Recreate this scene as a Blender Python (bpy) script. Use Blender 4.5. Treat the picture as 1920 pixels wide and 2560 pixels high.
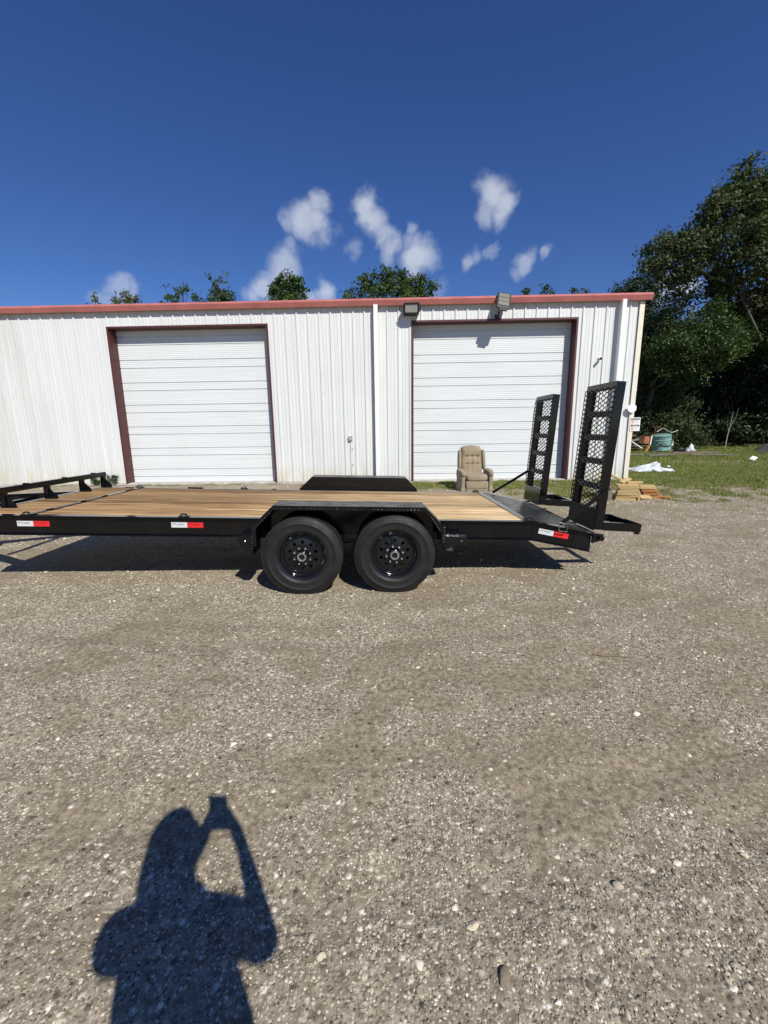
import bpy, bmesh, math, random
import numpy as np
from mathutils import Vector, Matrix, Euler

random.seed(7)
RNG = np.random.default_rng(11)
S = bpy.context.scene
for o in list(bpy.data.objects):
    bpy.data.objects.remove(o)

# ------------------------------------------------------------------ camera
CAM_H = 1.5425
cam = bpy.data.cameras.new('camera')
cam.sensor_fit = 'HORIZONTAL'
cam.sensor_width = 36.0
cam.lens = 1045.18 / 1920.0 * 36.0
cam.clip_start = 0.02
cam.clip_end = 3000
cam_o = bpy.data.objects.new('camera', cam)
S.collection.objects.link(cam_o)
_rt = Vector((0.99961, 0.02467, -0.01324)).normalized()
_fw = Vector((-0.02675, 0.98112, -0.19154)).normalized()
_up = _rt.cross(_fw).normalized()
_m = Matrix((_rt, _up, -_fw)).transposed().to_4x4()
_m.translation = Vector((0, 0, CAM_H))
cam_o.matrix_world = _m
S.camera = cam_o

# ------------------------------------------------------------------ world + sun
SUN_EL, SUN_AZ = math.radians(42.25), math.radians(153.2)
wd = bpy.data.worlds.new('World')
S.world = wd
wd.use_nodes = True
wt = wd.node_tree
for n in list(wt.nodes):
    wt.nodes.remove(n)


def wn(t, **k):
    n = wt.nodes.new(t)
    for a, b in k.items():
        setattr(n, a, b)
    return n


sky = wn('ShaderNodeTexSky', sky_type='NISHITA', sun_disc=False, sun_elevation=SUN_EL, sun_rotation=SUN_AZ,
         air_density=1.0, dust_density=0.0, ozone_density=8.0)
hs = wn('ShaderNodeHueSaturation')
hs.inputs['Saturation'].default_value = 1.12
hs.inputs['Hue'].default_value = 0.513
wt.links.new(sky.outputs[0], hs.inputs['Color'])
tc = wn('ShaderNodeTexCoord')
warp = wn('ShaderNodeTexNoise')
warp.inputs['Scale'].default_value = 12.0
warp.inputs['Detail'].default_value = 7.0
warp.inputs['Roughness'].default_value = 0.55
wt.links.new(tc.outputs['Generated'], warp.inputs['Vector'])
wsub = wn('ShaderNodeVectorMath', operation='SUBTRACT')
wsub.inputs[1].default_value = (0.5, 0.5, 0.5)
wt.links.new(warp.outputs['Color'], wsub.inputs[0])
wsc = wn('ShaderNodeVectorMath', operation='SCALE')
wsc.inputs['Scale'].default_value = 0.10
wt.links.new(wsub.outputs[0], wsc.inputs[0])
wadd = wn('ShaderNodeVectorMath', operation='ADD')
wt.links.new(tc.outputs['Generated'], wadd.inputs[0])
wt.links.new(wsc.outputs[0], wadd.inputs[1])
# small fair-weather clouds: azimuth (clockwise from +Y), elevation, radius (degrees), strength
CLOUDS = [(-10.0, 23.3, 3.3, .95), (-8.6, 23.4, 2.6, .9), (-8.3, 25.3, 2.0, .8), (-12.0, 22.9, 1.8, .6), (-3.2, 25.2, 2.3, .8), (-2.8, 23.6, 2.7, .85),
          (-1.6, 22.3, 2.0, .7), (-0.6, 21.2, 2.2, .65), (3.2, 20.0, 2.9, .75), (1.8, 21.6, 1.5, .4), (2.4, 22.6, 1.2, .4), (12.2, 25.2, 2.9, .75), (13.2, 23.9, 2.3, .7), (11.0, 24.2, 2.0, .5),
          (8.9, 19.4, 1.8, .55), (10.2, 20.1, 1.5, .45), (11.8, 20.6, 1.3, .35), (16.0, 18.9, 2.1, .5), (17.0, 19.6, 1.5, .35), (14.7, 18.0, 1.4, .3), (19.3, 19.6, 1.2, .4),
          (-13.6, 18.6, 2.8, .6), (-15.5, 17.0, 2.6, .6), (-12.4, 20.6, 1.5, .35), (-17.0, 15.6, 2.2, .5), (-5.4, 20.6, 1.3, .25),
          (-31.6, 15.2, 2.2, .65), (-30.2, 14.7, 1.6, .5), (-33.0, 14.2, 1.8, .4), (-9.0, 16.6, 2.2, .8), (-10.6, 16.0, 1.8, .6), (31.8, 14.6, 2.8, .8), (29.0, 12.6, 2.6, .7), (-42.5, 25.8, 1.6, .05),
          (-23, 12.5, 2.4, .4), (5.5, 16.0, 2.0, .2),
          (62, 17, 4, .8), (75, 21, 3, .6), (95, 15, 4.5, .8), (128, 19, 3.5, .7), (-70, 18, 4, .8), (-88, 14, 3.5, .7),
          (-112, 21, 3.5, .7), (-140, 17, 4, .8), (-165, 20, 3, .6), (170, 14, 4, .7)]
prev = None
for az, el, rad, st in CLOUDS:
    a, e = math.radians(az), math.radians(el)
    d = wn('ShaderNodeVectorMath', operation='DISTANCE')
    wt.links.new(wadd.outputs[0], d.inputs[0])
    d.inputs[1].default_value = (math.sin(a) * math.cos(e), math.cos(a) * math.cos(e), math.sin(e))
    mr = wn('ShaderNodeMapRange', interpolation_type='SMOOTHSTEP')
    mr.inputs['From Min'].default_value = math.radians(rad) * .93
    mr.inputs['From Max'].default_value = math.radians(rad) * .22
    mr.inputs['To Max'].default_value = st
    wt.links.new(d.outputs['Value'], mr.inputs['Value'])
    if prev is None:
        prev = mr.outputs[0]
    else:
        mx = wn('ShaderNodeMath', operation='MAXIMUM')
        wt.links.new(prev, mx.inputs[0])
        wt.links.new(mr.outputs[0], mx.inputs[1])
        prev = mx.outputs[0]
fine = wn('ShaderNodeTexNoise')
fine.inputs['Scale'].default_value = 15.0
fine.inputs['Detail'].default_value = 5.0
fine.inputs['Roughness'].default_value = 0.5
wt.links.new(tc.outputs['Generated'], fine.inputs['Vector'])
fr = wn('ShaderNodeMapRange')
fr.inputs['From Min'].default_value = 0.30
fr.inputs['From Max'].default_value = 0.62
fr.inputs['To Min'].default_value = 0.62
fr.inputs['To Max'].default_value = 1.0
wt.links.new(fine.outputs['Fac'], fr.inputs['Value'])
cm = wn('ShaderNodeMath', operation='MULTIPLY')
wt.links.new(prev, cm.inputs[0])
wt.links.new(fr.outputs[0], cm.inputs[1])
cm2 = wn('ShaderNodeMath', operation='MULTIPLY')
wt.links.new(cm.outputs[0], cm2.inputs[0])
cm2.inputs[1].default_value = 0.88
cmix = wn('ShaderNodeMix', data_type='RGBA')
wt.links.new(cm2.outputs[0], cmix.inputs['Factor'])
wt.links.new(hs.outputs[0], cmix.inputs['A'])
cmix.inputs['B'].default_value = (8.2, 8.7, 9.4, 1)
bgn = wn('ShaderNodeBackground')
bgn.inputs['Strength'].default_value = 0.085
wt.links.new(cmix.outputs['Result'], bgn.inputs['Color'])
wo = wn('ShaderNodeOutputWorld')
wt.links.new(bgn.outputs[0], wo.inputs[0])

sun = bpy.data.lights.new('sun', 'SUN')
sun.energy = 5.0
sun.angle = math.radians(0.53)
sun.color = (1.0, 0.955, 0.88)
sun_o = bpy.data.objects.new('sun', sun)
S.collection.objects.link(sun_o)
sun_o.rotation_euler = Vector((-0.497, 0.982, -1.0)).to_track_quat('-Z', 'Y').to_euler()
sun_o.location = (10, -20, 30)

vs = S.view_settings
vs.view_transform = 'Standard'
vs.look = 'None'
vs.exposure = 0.12
vs.gamma = 1.0
vs.use_curve_mapping = False
S.cycles.max_bounces = 6

# ------------------------------------------------------------------ materials
MATS = {}


class NT:
    """small helper round one material's node tree"""

    def __init__(self, name):
        self.m = bpy.data.materials.new(name)
        self.m.use_nodes = True
        self.t = self.m.node_tree
        self.b = self.t.nodes['Principled BSDF']
        MATS[name] = self.m

    def n(self, t, **k):
        nd = self.t.nodes.new(t)
        for a, b in k.items():
            if a in nd.inputs:
                nd.inputs[a].default_value = b
            else:
                setattr(nd, a, b)
        return nd

    def l(self, a, b):
        self.t.links.new(a, b)

    def coord(self, kind='Object', scale=(1, 1, 1)):
        if kind == 'World':
            src = self.n('ShaderNodeNewGeometry').outputs['Position']
        else:
            src = self.n('ShaderNodeTexCoord').outputs[kind]
        mp = self.n('ShaderNodeMapping')
        mp.inputs['Scale'].default_value = scale
        self.l(src, mp.inputs['Vector'])
        return mp.outputs[0]

    def noise(self, vec, scale, detail=5, rough=.6):
        nd = self.n('ShaderNodeTexNoise')
        nd.inputs['Scale'].default_value = scale
        nd.inputs['Detail'].default_value = detail
        nd.inputs['Roughness'].default_value = rough
        self.l(vec, nd.inputs['Vector'])
        return nd.outputs['Fac']

    def rng(self, val, a, b, c=0., d=1.):
        nd = self.n('ShaderNodeMapRange')
        nd.inputs['From Min'].default_value = a
        nd.inputs['From Max'].default_value = b
        nd.inputs['To Min'].default_value = c
        nd.inputs['To Max'].default_value = d
        self.l(val, nd.inputs['Value'])
        return nd.outputs[0]

    def mix(self, fac, a, b, mode='MIX'):
        nd = self.n('ShaderNodeMix', data_type='RGBA', blend_type=mode)
        for v, s in ((fac, 'Factor'), (a, 'A'), (b, 'B')):
            if isinstance(v, (tuple, list)):
                nd.inputs[s].default_value = (*v[:3], 1)
            elif isinstance(v, (int, float)):
                nd.inputs[s].default_value = v
            else:
                self.l(v, nd.inputs[s])
        return nd.outputs['Result']

    def math(self, op, a, b=0.):
        nd = self.n('ShaderNodeMath', operation=op)
        for i, v in enumerate((a, b)):
            if isinstance(v, (int, float)):
                nd.inputs[i].default_value = v
            else:
                self.l(v, nd.inputs[i])
        return nd.outputs[0]

    def bump(self, h, strength=.3, dist=.01, chain=None):
        nd = self.n('ShaderNodeBump')
        nd.inputs['Strength'].default_value = strength
        nd.inputs['Distance'].default_value = dist
        self.l(h, nd.inputs['Height'])
        if chain is not None:
            self.l(chain, nd.inputs['Normal'])
        return nd.outputs[0]

    def out(self, col=None, rough=None, metal=None, normal=None, spec=None):
        for v, s in ((col, 'Base Color'), (rough, 'Roughness'), (metal, 'Metallic'), (normal, 'Normal'), (spec, 'Specular IOR Level')):
            if v is None:
                continue
            if isinstance(v, (tuple, list)):
                self.b.inputs[s].default_value = (*v[:3], 1)
            elif isinstance(v, (int, float)):
                self.b.inputs[s].default_value = v
            else:
                self.l(v, self.b.inputs[s])
        return self.m


def simple(name, col, rough=.5, metal=0., var=.12, scale=6., bump=0., bscale=60., spec=None):
    k = NT(name)
    v = k.coord('World')
    f = k.noise(v, scale)
    c = k.mix(k.rng(f, .3, .7), tuple(x * (1 - var) for x in col), tuple(min(1, x * (1 + var)) for x in col))
    nm = k.bump(k.noise(v, bscale, 4), bump, .004) if bump else None
    return k.out(c, k.rng(f, .3, .7, max(.02, rough - .07), rough + .07), metal, nm, spec)


# painted wall sheets: rain streaks, mildew to the left, splash stains low down
def make_wall_mat():
    k = NT('white_wall_paint')
    v = k.coord('World')
    streak = k.noise(k.coord('World', (9, 9, .35)), 1.0, 6, .65)
    big = k.noise(v, .55, 4)
    c = k.mix(k.rng(streak, .35, .75), (.665, .68, .665), (.555, .57, .555))
    c = k.mix(k.math('MULTIPLY', k.rng(big, .45, .75), .5), c, (.58, .59, .575))
    sep = k.n('ShaderNodeSeparateXYZ')
    k.l(v, sep.inputs[0])
    mil = k.math('MULTIPLY', k.rng(sep.outputs[0], -8.8, -11.5), k.rng(k.noise(k.coord('World', (3.4, 3.4, .12)), 1.0, 5), .42, .62))
    c = k.mix(k.math('MULTIPLY', mil, .55), c, (.46, .47, .41))
    low = k.math('MULTIPLY', k.rng(sep.outputs[2], .62, .1), k.rng(k.noise(k.coord('World', (4, 4, 1.2)), 1.0, 5), .40, .66))
    c = k.mix(k.math('MULTIPLY', low, .75), c, (.50, .42, .24))
    k.out(c, .42, 0., k.bump(k.noise(v, 5, 3), .06, .02))


make_wall_mat()


def make_door_mat():
    k = NT('white_door_paint')
    streak = k.noise(k.coord('World', (.5, 1, 14)), 1.0, 5, .6)
    big = k.noise(k.coord('World'), .8, 4)
    c = k.mix(k.rng(streak, .3, .75), (.675, .70, .695), (.60, .625, .62))
    c = k.mix(k.math('MULTIPLY', k.rng(big, .5, .8), .35), c, (.57, .575, .56))
    k.out(c, .4)


make_door_mat()
simple('red_gutter_paint', (.40, .135, .12), .42, var=.14, scale=2.)
simple('maroon_trim_paint', (.075, .018, .018), .5, var=.2, scale=3.)
simple('cream_trim_paint', (.70, .65, .53), .45, var=.06)
simple('white_downspout_paint', (.78, .78, .76), .4, var=.05)
simple('concrete', (.42, .40, .36), .9, var=.25, scale=5., bump=.4)
simple('roof_sheet', (.45, .45, .44), .4, .6)
simple('bronze_housing', (.018, .017, .015), .5, var=.2)
simple('lamp_glass', (.34, .34, .31), .25, var=.08)
simple('led_panel', (.16, .16, .13), .35, var=.05)
simple('grey_metal', (.42, .42, .42), .45, .3, var=.1)
simple('white_plastic', (.80, .80, .79), .35, var=.03)
simple('black_plastic', (.02, .02, .02), .35)
simple('sign_white', (.78, .76, .70), .5, var=.04)
simple('sign_black', (.06, .06, .065), .5)
simple('sign_red', (.55, .06, .05), .5)
simple('sign_grey', (.45, .44, .42), .5)


def make_black_paint(name, rough, ridges=False, speck=False):
    k = NT(name)
    v = k.coord('Object')
    dust = k.rng(k.noise(v, 3.5, 6, .65), .55, .85)
    c = k.mix(k.math('MULTIPLY', dust, .05), (.0045, .0045, .005), (.12, .11, .09))
    h = k.noise(v, 90, 2)
    nm = k.bump(h, .04, .002)
    r = k.rng(k.noise(v, 8, 4), .3, .7, rough * .8, rough * 1.3)
    if ridges:
        # raised bars of the checker plate, alternating bands
        w1 = k.n('ShaderNodeTexWave', wave_type='BANDS', bands_direction='X')
        w1.inputs['Scale'].default_value = 11.
        w1.inputs['Distortion'].default_value = .6
        w1.inputs['Detail Scale'].default_value = 9.
        k.l(v, w1.inputs['Vector'])
        w2 = k.n('ShaderNodeTexWave', wave_type='BANDS', bands_direction='Y')
        w2.inputs['Scale'].default_value = 6.
        k.l(v, w2.inputs['Vector'])
        hh = k.math('MULTIPLY', k.rng(w1.outputs['Fac'], .62, .9), k.rng(w2.outputs['Fac'], .15, .4))
        nm = k.bump(hh, .8, .004, nm)
    if speck:
        nm = k.bump(k.noise(v, 70, 3, .7), .7, .006, nm)
    k.out(c, r, 0., nm, .38)


make_black_paint('black_gloss_paint', .09)
make_black_paint('black_tread_plate', .30, ridges=True)
make_black_paint('black_rough_paint', .22, speck=True)
simple('black_rim_paint', (.007, .007, .008), .10, 0., .2)
simple('chrome', (.78, .78, .78), .30, 1.0, var=.05)
simple('weld_metal', (.55, .55, .55), .22, 1.0, var=.1)
simple('decal_white', (.56, .58, .59), .3, var=.03)
simple('decal_red', (.62, .02, .025), .3, var=.05)
simple('decal_black', (.03, .03, .03), .4)
simple('decal_dark_red', (.20, .008, .01), .4)


def make_tyre_mat():
    k = NT('tyre_rubber')
    v = k.coord('Object')
    d = k.rng(k.noise(v, 7, 6, .65), .45, .8)
    c = k.mix(k.math('MULTIPLY', d, .45), (.011, .0108, .011), (.042, .034, .026))
    k.out(c, k.rng(k.noise(v, 11, 4), .3, .7, .5, .7), 0., k.bump(k.noise(v, 140, 3), .12, .002), .3)


make_tyre_mat()
simple('tyre_tread_dust', (.038, .033, .027), .85, var=.4, scale=25., bump=.3)


def make_wood(name, c1, c2, c3, var=.35, gscale=1.0):
    k = NT(name)
    v = k.coord('Object', (1.3 * gscale, 26 * gscale, 26 * gscale))
    oi = k.n('ShaderNodeObjectInfo')
    cmb = k.n('ShaderNodeVectorMath', operation='ADD')
    k.l(v, cmb.inputs[0])
    sc = k.n('ShaderNodeVectorMath', operation='SCALE')
    sc.inputs[0].default_value = (37, 19, 53)
    k.l(oi.outputs['Random'], sc.inputs['Scale'])
    k.l(sc.outputs[0], cmb.inputs[1])
    g = k.noise(cmb.outputs[0], 1.0, 7, .68)
    g2 = k.noise(cmb.outputs[0], .22, 4, .6)
    c = k.mix(k.rng(g, .36, .58), c1, c2)
    c = k.mix(k.rng(g2, .5, .74), c, c3)
    # knots
    vo = k.n('ShaderNodeTexVoronoi', feature='F1')
    vo.inputs['Scale'].default_value = .5
    k.l(cmb.outputs[0], vo.inputs['Vector'])
    kn = k.rng(vo.outputs['Distance'], .19, .06)
    c = k.mix(k.math('MULTIPLY', kn, .7), c, tuple(x * .3 for x in c1))
    if name == 'deck_wood':
        # browner towards the front, paler and yellower towards the rear
        sx = k.n('ShaderNodeSeparateXYZ')
        k.l(k.coord('Object'), sx.inputs[0])
        wv = k.math('ADD', sx.outputs[0], k.rng(k.noise(k.coord('Object', (.6, 6, 1)), 1.0, 4), .3, .7, -1.2, 1.2))
        rear_tone = k.mix(k.rng(g, .36, .58), (.27, .16, .065), (.76, .56, .31))
        c = k.mix(k.rng(wv, -.4, 1.5, 0., .9), c, rear_tone)
        blot = k.rng(k.noise(k.coord('Object', (1.2, 5, 1)), 2.2, 5, .7), .55, .75)
        c = k.mix(k.math('MULTIPLY', blot, .45), c, (.14, .085, .045))
    tint = k.rng(oi.outputs['Random'], 0, 1, 1 - var, 1 + var * .55)
    c = k.mix(1.0, c, tint, 'MULTIPLY')
    k.out(c, .72, 0., k.bump(g, .25, .004), .25)


make_wood('deck_wood', (.12, .062, .023), (.46, .288, .128), (.30, .185, .088), .40)
make_wood('pale_lumber', (.38, .27, .115), (.53, .395, .19), (.46, .335, .165), .16, .9)
make_wood('orange_lumber', (.36, .15, .045), (.50, .235, .08), (.42, .22, .09), .2, .9)
make_wood('grey_old_wood', (.13, .115, .10), (.24, .215, .185), (.18, .155, .13), .25)
make_wood('brown_old_wood', (.14, .085, .05), (.22, .15, .095), (.17, .12, .08), .25)


def make_fabric():
    k = NT('tan_velour')
    v = k.coord('Object')
    f = k.noise(v, 3.2, 5, .6)
    c = k.mix(k.rng(f, .3, .72), (.22, .178, .115), (.335, .275, .18))
    c = k.mix(k.math('MULTIPLY', k.rng(k.noise(v, 9, 4), .58, .72), .5), c, (.115, .09, .058))
    k.out(c, .95, 0., k.bump(k.noise(v, 220, 2), .3, .003), .1)
    k.b.inputs['Sheen Weight'].default_value = .3


make_fabric()
simple('dark_underside', (.03, .025, .02), .9)


def make_leaf(name, c1, c2, trans=.28, rough=.45):
    k = NT(name)
    at = k.n('ShaderNodeAttribute', attribute_name='var')
    c = k.mix(at.outputs['Fac'], c1, c2)
    k.out(c, rough, 0., None, .25)
    tr = k.n('ShaderNodeBsdfTranslucent')
    k.l(k.mix(1.0, c, (1.0, 1.25, .55), 'MULTIPLY'), tr.inputs['Color'])
    ms = k.n('ShaderNodeMixShader')
    ms.inputs[0].default_value = trans
    k.l(k.b.outputs[0], ms.inputs[1])
    k.l(tr.outputs[0], ms.inputs[2])
    k.l(ms.outputs[0], k.t.nodes['Material Output'].inputs['Surface'])


make_leaf('oak_leaf', (.024, .036, .014), (.105, .125, .048), .2, .6)
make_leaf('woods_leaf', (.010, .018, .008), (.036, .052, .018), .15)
make_leaf('fresh_leaf', (.022, .042, .010), (.070, .108, .026), .22)
make_leaf('bush_leaf', (.028, .044, .017), (.095, .115, .046), .2, .6)
make_leaf('blue_green_leaf', (.022, .04, .026), (.07, .10, .06), .18)
make_leaf('roofline_leaf', (.022, .048, .012), (.085, .13, .035), .22)
make_leaf('yellow_green_leaf', (.07, .085, .022), (.16, .165, .05), .22)
make_leaf('grass_blade', (.12, .16, .03), (.33, .345, .11), .25, .65)
make_leaf('dry_grass_blade', (.27, .23, .12), (.42, .36, .21), .2, .6)
simple('bark', (.075, .066, .055), .9, var=.4, scale=7., bump=.8, bscale=18.)
simple('pale_bark', (.30, .28, .25), .85, var=.3, scale=5., bump=.6, bscale=18.)


def make_stone():
    k = NT('gravel_stone')
    at = k.n('ShaderNodeAttribute', attribute_name='tint', attribute_type='INSTANCER')
    r = k.n('ShaderNodeValToRGB')
    cr = r.color_ramp
    cr.elements[0].position = 0.
    cr.elements[0].color = (.062, .052, .045, 1)
    cr.elements[1].position = 1.
    cr.elements[1].color = (.80, .74, .61, 1)
    for p, c in ((.2, (.135, .110, .080, 1)), (.45, (.27, .23, .17, 1)), (.7, (.44, .39, .30, 1)), (.88, (.64, .56, .42, 1))):
        e = cr.elements.new(p)
        e.color = c
    k.l(at.outputs['Fac'], r.inputs[0])
    v = k.coord('Object')
    c = k.mix(k.rng(k.noise(v, 2.5, 4), .3, .7), r.outputs[0], k.mix(1.0, r.outputs[0], (.72, .7, .66), 'MULTIPLY'))
    k.out(c, .85, 0., None, .25)


make_stone()


def make_ground():
    k = NT('gravel_ground')
    v = k.coord('World')
    pa = k.n('ShaderNodeAttribute', attribute_name='patch').outputs['Fac']
    gr = k.n('ShaderNodeAttribute', attribute_name='grass').outputs['Fac']
    dirt = k.mix(k.rng(k.noise(v, 2.3, 7, .65), .3, .7), (.285, .240, .172), (.240, .200, .140))
    grit = k.mix(k.rng(k.noise(v, 3.1, 6, .65), .3, .7), (.310, .270, .203), (.255, .219, .160))
    dirt = k.mix(pa, dirt, grit)
    clump = k.noise(v, 34, 6, .75)
    dirt = k.mix(k.rng(clump, .40, .62), k.mix(1.0, dirt, (.62, .60, .56), 'MULTIPLY'), k.mix(1.0, dirt, (1.35, 1.35, 1.33), 'MULTIPLY'))

    def stones(scale, seedshift):
        mp = k.n('ShaderNodeMapping')
        mp.inputs['Location'].default_value = (seedshift, seedshift * 2, 0)
        k.l(v, mp.inputs['Vector'])
        vo = k.n('ShaderNodeTexVoronoi', feature='F1')
        vo.inputs['Scale'].default_value = scale
        vo.inputs['Randomness'].default_value = 1.
        k.l(mp.outputs[0], vo.inputs['Vector'])
        sp = k.n('ShaderNodeSeparateColor')
        k.l(vo.outputs['Color'], sp.inputs[0])
        ramp = k.n('ShaderNodeValToRGB')
        cr = ramp.color_ramp
        cr.elements[0].color = (.085, .070, .052, 1)
        cr.elements[1].color = (.78, .72, .60, 1)
        for p, c in ((.3, (.19, .158, .118, 1)), (.6, (.36, .31, .235, 1)), (.85, (.56, .50, .39, 1))):
            e = cr.elements.new(p)
            e.color = c
        k.l(sp.outputs[0], ramp.inputs[0])
        return ramp.outputs[0], k.rng(vo.outputs['Distance'], .55, .25), vo.outputs['Distance'], sp.outputs[1]
    c1, m1, d1, q1 = stones(85, 3.3)
    c2, m2, d2, q2 = stones(38, 7.7)
    dens = k.rng(pa, 0., 1., .07, .95)
    f1 = k.math('MULTIPLY', m1, k.math('LESS_THAN', q1, dens))
    f2 = k.math('MULTIPLY', m2, k.math('LESS_THAN', q2, k.math('MULTIPLY', dens, .5)))
    c = k.mix(f1, dirt, c1)
    c = k.mix(f2, c, c2)
    soil = k.mix(k.rng(k.noise(v, 6, 6, .7), .35, .7), (.115, .115, .05), (.19, .16, .095))
    c = k.mix(gr, c, soil)
    h = k.math('ADD', k.math('MULTIPLY', f1, k.rng(d1, .6, .0)), k.math('MULTIPLY', f2, k.rng(d2, .6, .0, 0, 2.2)))
    n1 = k.bump(k.noise(v, 48, 6, .7), .55, .006, k.bump(k.noise(v, 7, 6, .6), .5, .03))
    k.out(c, .92, 0., k.bump(h, .6, .004, n1), .12)


make_ground()
simple('mound_soil', (.10, .085, .075), .95, var=.35, scale=9., bump=.9, bscale=30.)
simple('sand', (.33, .27, .19), .95, var=.15, scale=6., bump=.3)
simple('teal_drum_paint', (.17, .31, .285), .55, var=.25, scale=4.)
simple('rust', (.16, .06, .025), .8, var=.35, scale=8.)
simple('rust_orange', (.33, .13, .06), .7, var=.4, scale=9.)
simple('hose_black', (.02, .025, .025), .5)
simple('plastic_sheet', (.56, .60, .63), .3, var=.08, scale=5.)
simple('twig', (.23, .16, .11), .9, var=.2)
simple('skin', (.42, .24, .16), .55, var=.05)
simple('shirt', (.10, .12, .16), .9, var=.1)
simple('jeans', (.06, .08, .13), .9, var=.15)
simple('boots', (.06, .04, .03), .7)
simple('hair_dark', (.03, .02, .015), .7)


# ------------------------------------------------------------------ mesh builder
class MB:
    def __init__(self):
        self.v, self.f = [], []

    def add(self, vs, fs):
        o = len(self.v)
        self.v.extend([tuple(p) for p in vs])
        self.f.extend([tuple(i + o for i in f) for f in fs])
        return self

    def box(self, c, s, rot=None):
        hx, hy, hz = s[0] / 2, s[1] / 2, s[2] / 2
        vs = [Vector((x, y, z)) for x in (-hx, hx) for y in (-hy, hy) for z in (-hz, hz)]
        if rot is not None:
            R = rot if isinstance(rot, Matrix) else Euler(rot).to_matrix()
            vs = [R @ p for p in vs]
        vs = [p + Vector(c) for p in vs]
        return self.add(vs, [(0, 1, 3, 2), (4, 6, 7, 5), (0, 4, 5, 1), (2, 3, 7, 6), (0, 2, 6, 4), (1, 5, 7, 3)])

    def b2(self, x0, x1, y0, y1, z0, z1):
        return self.box(((x0 + x1) / 2, (y0 + y1) / 2, (z0 + z1) / 2), (x1 - x0, y1 - y0, z1 - z0))

    def bar(self, p0, p1, w, h, up=(0, 0, 1)):
        """rectangular bar from p0 to p1; h along up"""
        p0, p1 = Vector(p0), Vector(p1)
        d = (p1 - p0)
        L = d.length
        d.normalize()
        s = d.cross(Vector(up)).normalized()
        u = s.cross(d)
        R = Matrix((d, s, u)).transposed()
        return self.box((p0 + p1) / 2, (L, w, h), R)

    def prism(self, poly, a0, a1, axis='y'):
        """extrude polygon (list of 2d) along axis"""
        n = len(poly)
        vs = []
        for a in (a0, a1):
            for p, q in poly:
                vs.append({'y': (p, a, q), 'x': (a, p, q), 'z': (p, q, a)}[axis])
        fs = [tuple(range(n)), tuple(range(2 * n - 1, n - 1, -1))]
        for i in range(n):
            j = (i + 1) % n
            fs.append((i, n + i, n + j, j))
        return self.add(vs, fs)

    def tube(self, pts, r, n=8, cap=True):
        pts = [Vector(p) for p in pts]
        rs = r if isinstance(r, (list, tuple)) else [r] * len(pts)
        base = len(self.v)
        prevn = None
        for i, p in enumerate(pts):
            t = (pts[min(i + 1, len(pts) - 1)] - pts[max(i - 1, 0)]).normalized()
            if prevn is None:
                a = Vector((0, 0, 1)) if abs(t.z) < .9 else Vector((1, 0, 0))
                nn = t.cross(a).normalized()
            else:
                nn = (prevn - t * prevn.dot(t)).normalized()
            prevn = nn
            bb = t.cross(nn)
            for k in range(n):
                a = 2 * math.pi * k / n
                self.v.append(tuple(p + (nn * math.cos(a) + bb * math.sin(a)) * rs[i]))
        for i in range(len(pts) - 1):
            for k in range(n):
                a, b = base + i * n + k, base + i * n + (k + 1) % n
                self.f.append((a, b, b + n, a + n))
        if cap:
            self.f.append(tuple(base + k for k in range(n))[::-1])
            e = base + (len(pts) - 1) * n
            self.f.append(tuple(e + k for k in range(n)))
        return self

    def lathe(self, prof, n=32, c=(0, 0, 0), axis='y', close=False):
        """prof: list of (radius, axial)"""
        base = len(self.v)
        for r, a in prof:
            for k in range(n):
                t = 2 * math.pi * k / n
                x, z = r * math.cos(t), r * math.sin(t)
                q = {'y': (x, a, z), 'z': (x, z, a), 'x': (a, x, z)}[axis]
                self.v.append((q[0] + c[0], q[1] + c[1], q[2] + c[2]))
        m = len(prof)
        for i in range(m if close else m - 1):
            i2 = (i + 1) % m
            for k in range(n):
                k2 = (k + 1) % n
                self.f.append((base + i * n + k, base + i * n + k2, base + i2 * n + k2, base + i2 * n + k))
        return self

    def ball(self, c, r, n=8, m=6, s=(1, 1, 1)):
        prof = [(math.sin(math.pi * i / m) * r, -math.cos(math.pi * i / m) * r) for i in range(m + 1)]
        prof[0] = (r * .02, prof[0][1])
        prof[-1] = (r * .02, prof[-1][1])
        k = MB().lathe(prof, n, axis='z')
        return self.add([(c[0] + x * s[0], c[1] + y * s[1], c[2] + z * s[2]) for x, y, z in k.v], k.f)

    def build(self, name, mat, parent=None, smooth=False, bevel=0., seg=1, loc=None):
        me = bpy.data.meshes.new(name)
        me.from_pydata([tuple(p) for p in self.v], [], self.f)
        bm = bmesh.new()
        bm.from_mesh(me)
        bmesh.ops.recalc_face_normals(bm, faces=bm.faces)
        bm.to_mesh(me)
        bm.free()
        o = bpy.data.objects.new(name, me)
        S.collection.objects.link(o)
        if mat:
            me.materials.append(MATS[mat])
        if parent:
            o.parent = parent
        if loc:
            o.location = loc
        if smooth:
            me.polygons.foreach_set('use_smooth', [True] * len(me.polygons))
            if smooth != 'all':
                me.set_sharp_from_angle(angle=math.radians(38))
        if bevel:
            b = o.modifiers.new('bevel', 'BEVEL')
            b.width = bevel
            b.segments = seg
            b.limit_method = 'ANGLE'
        return o


def empty(name, loc=(0, 0, 0), rot=(0, 0, 0)):
    o = bpy.data.objects.new(name, None)
    S.collection.objects.link(o)
    o.location = loc
    o.rotation_euler = rot
    return o


def tag(o, label=None, cat=None, group=None, kind=None):
    if label:
        o['label'] = label
    if cat:
        o['category'] = cat
    if group:
        o['group'] = group
    if kind:
        o['kind'] = kind
    return o


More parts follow.
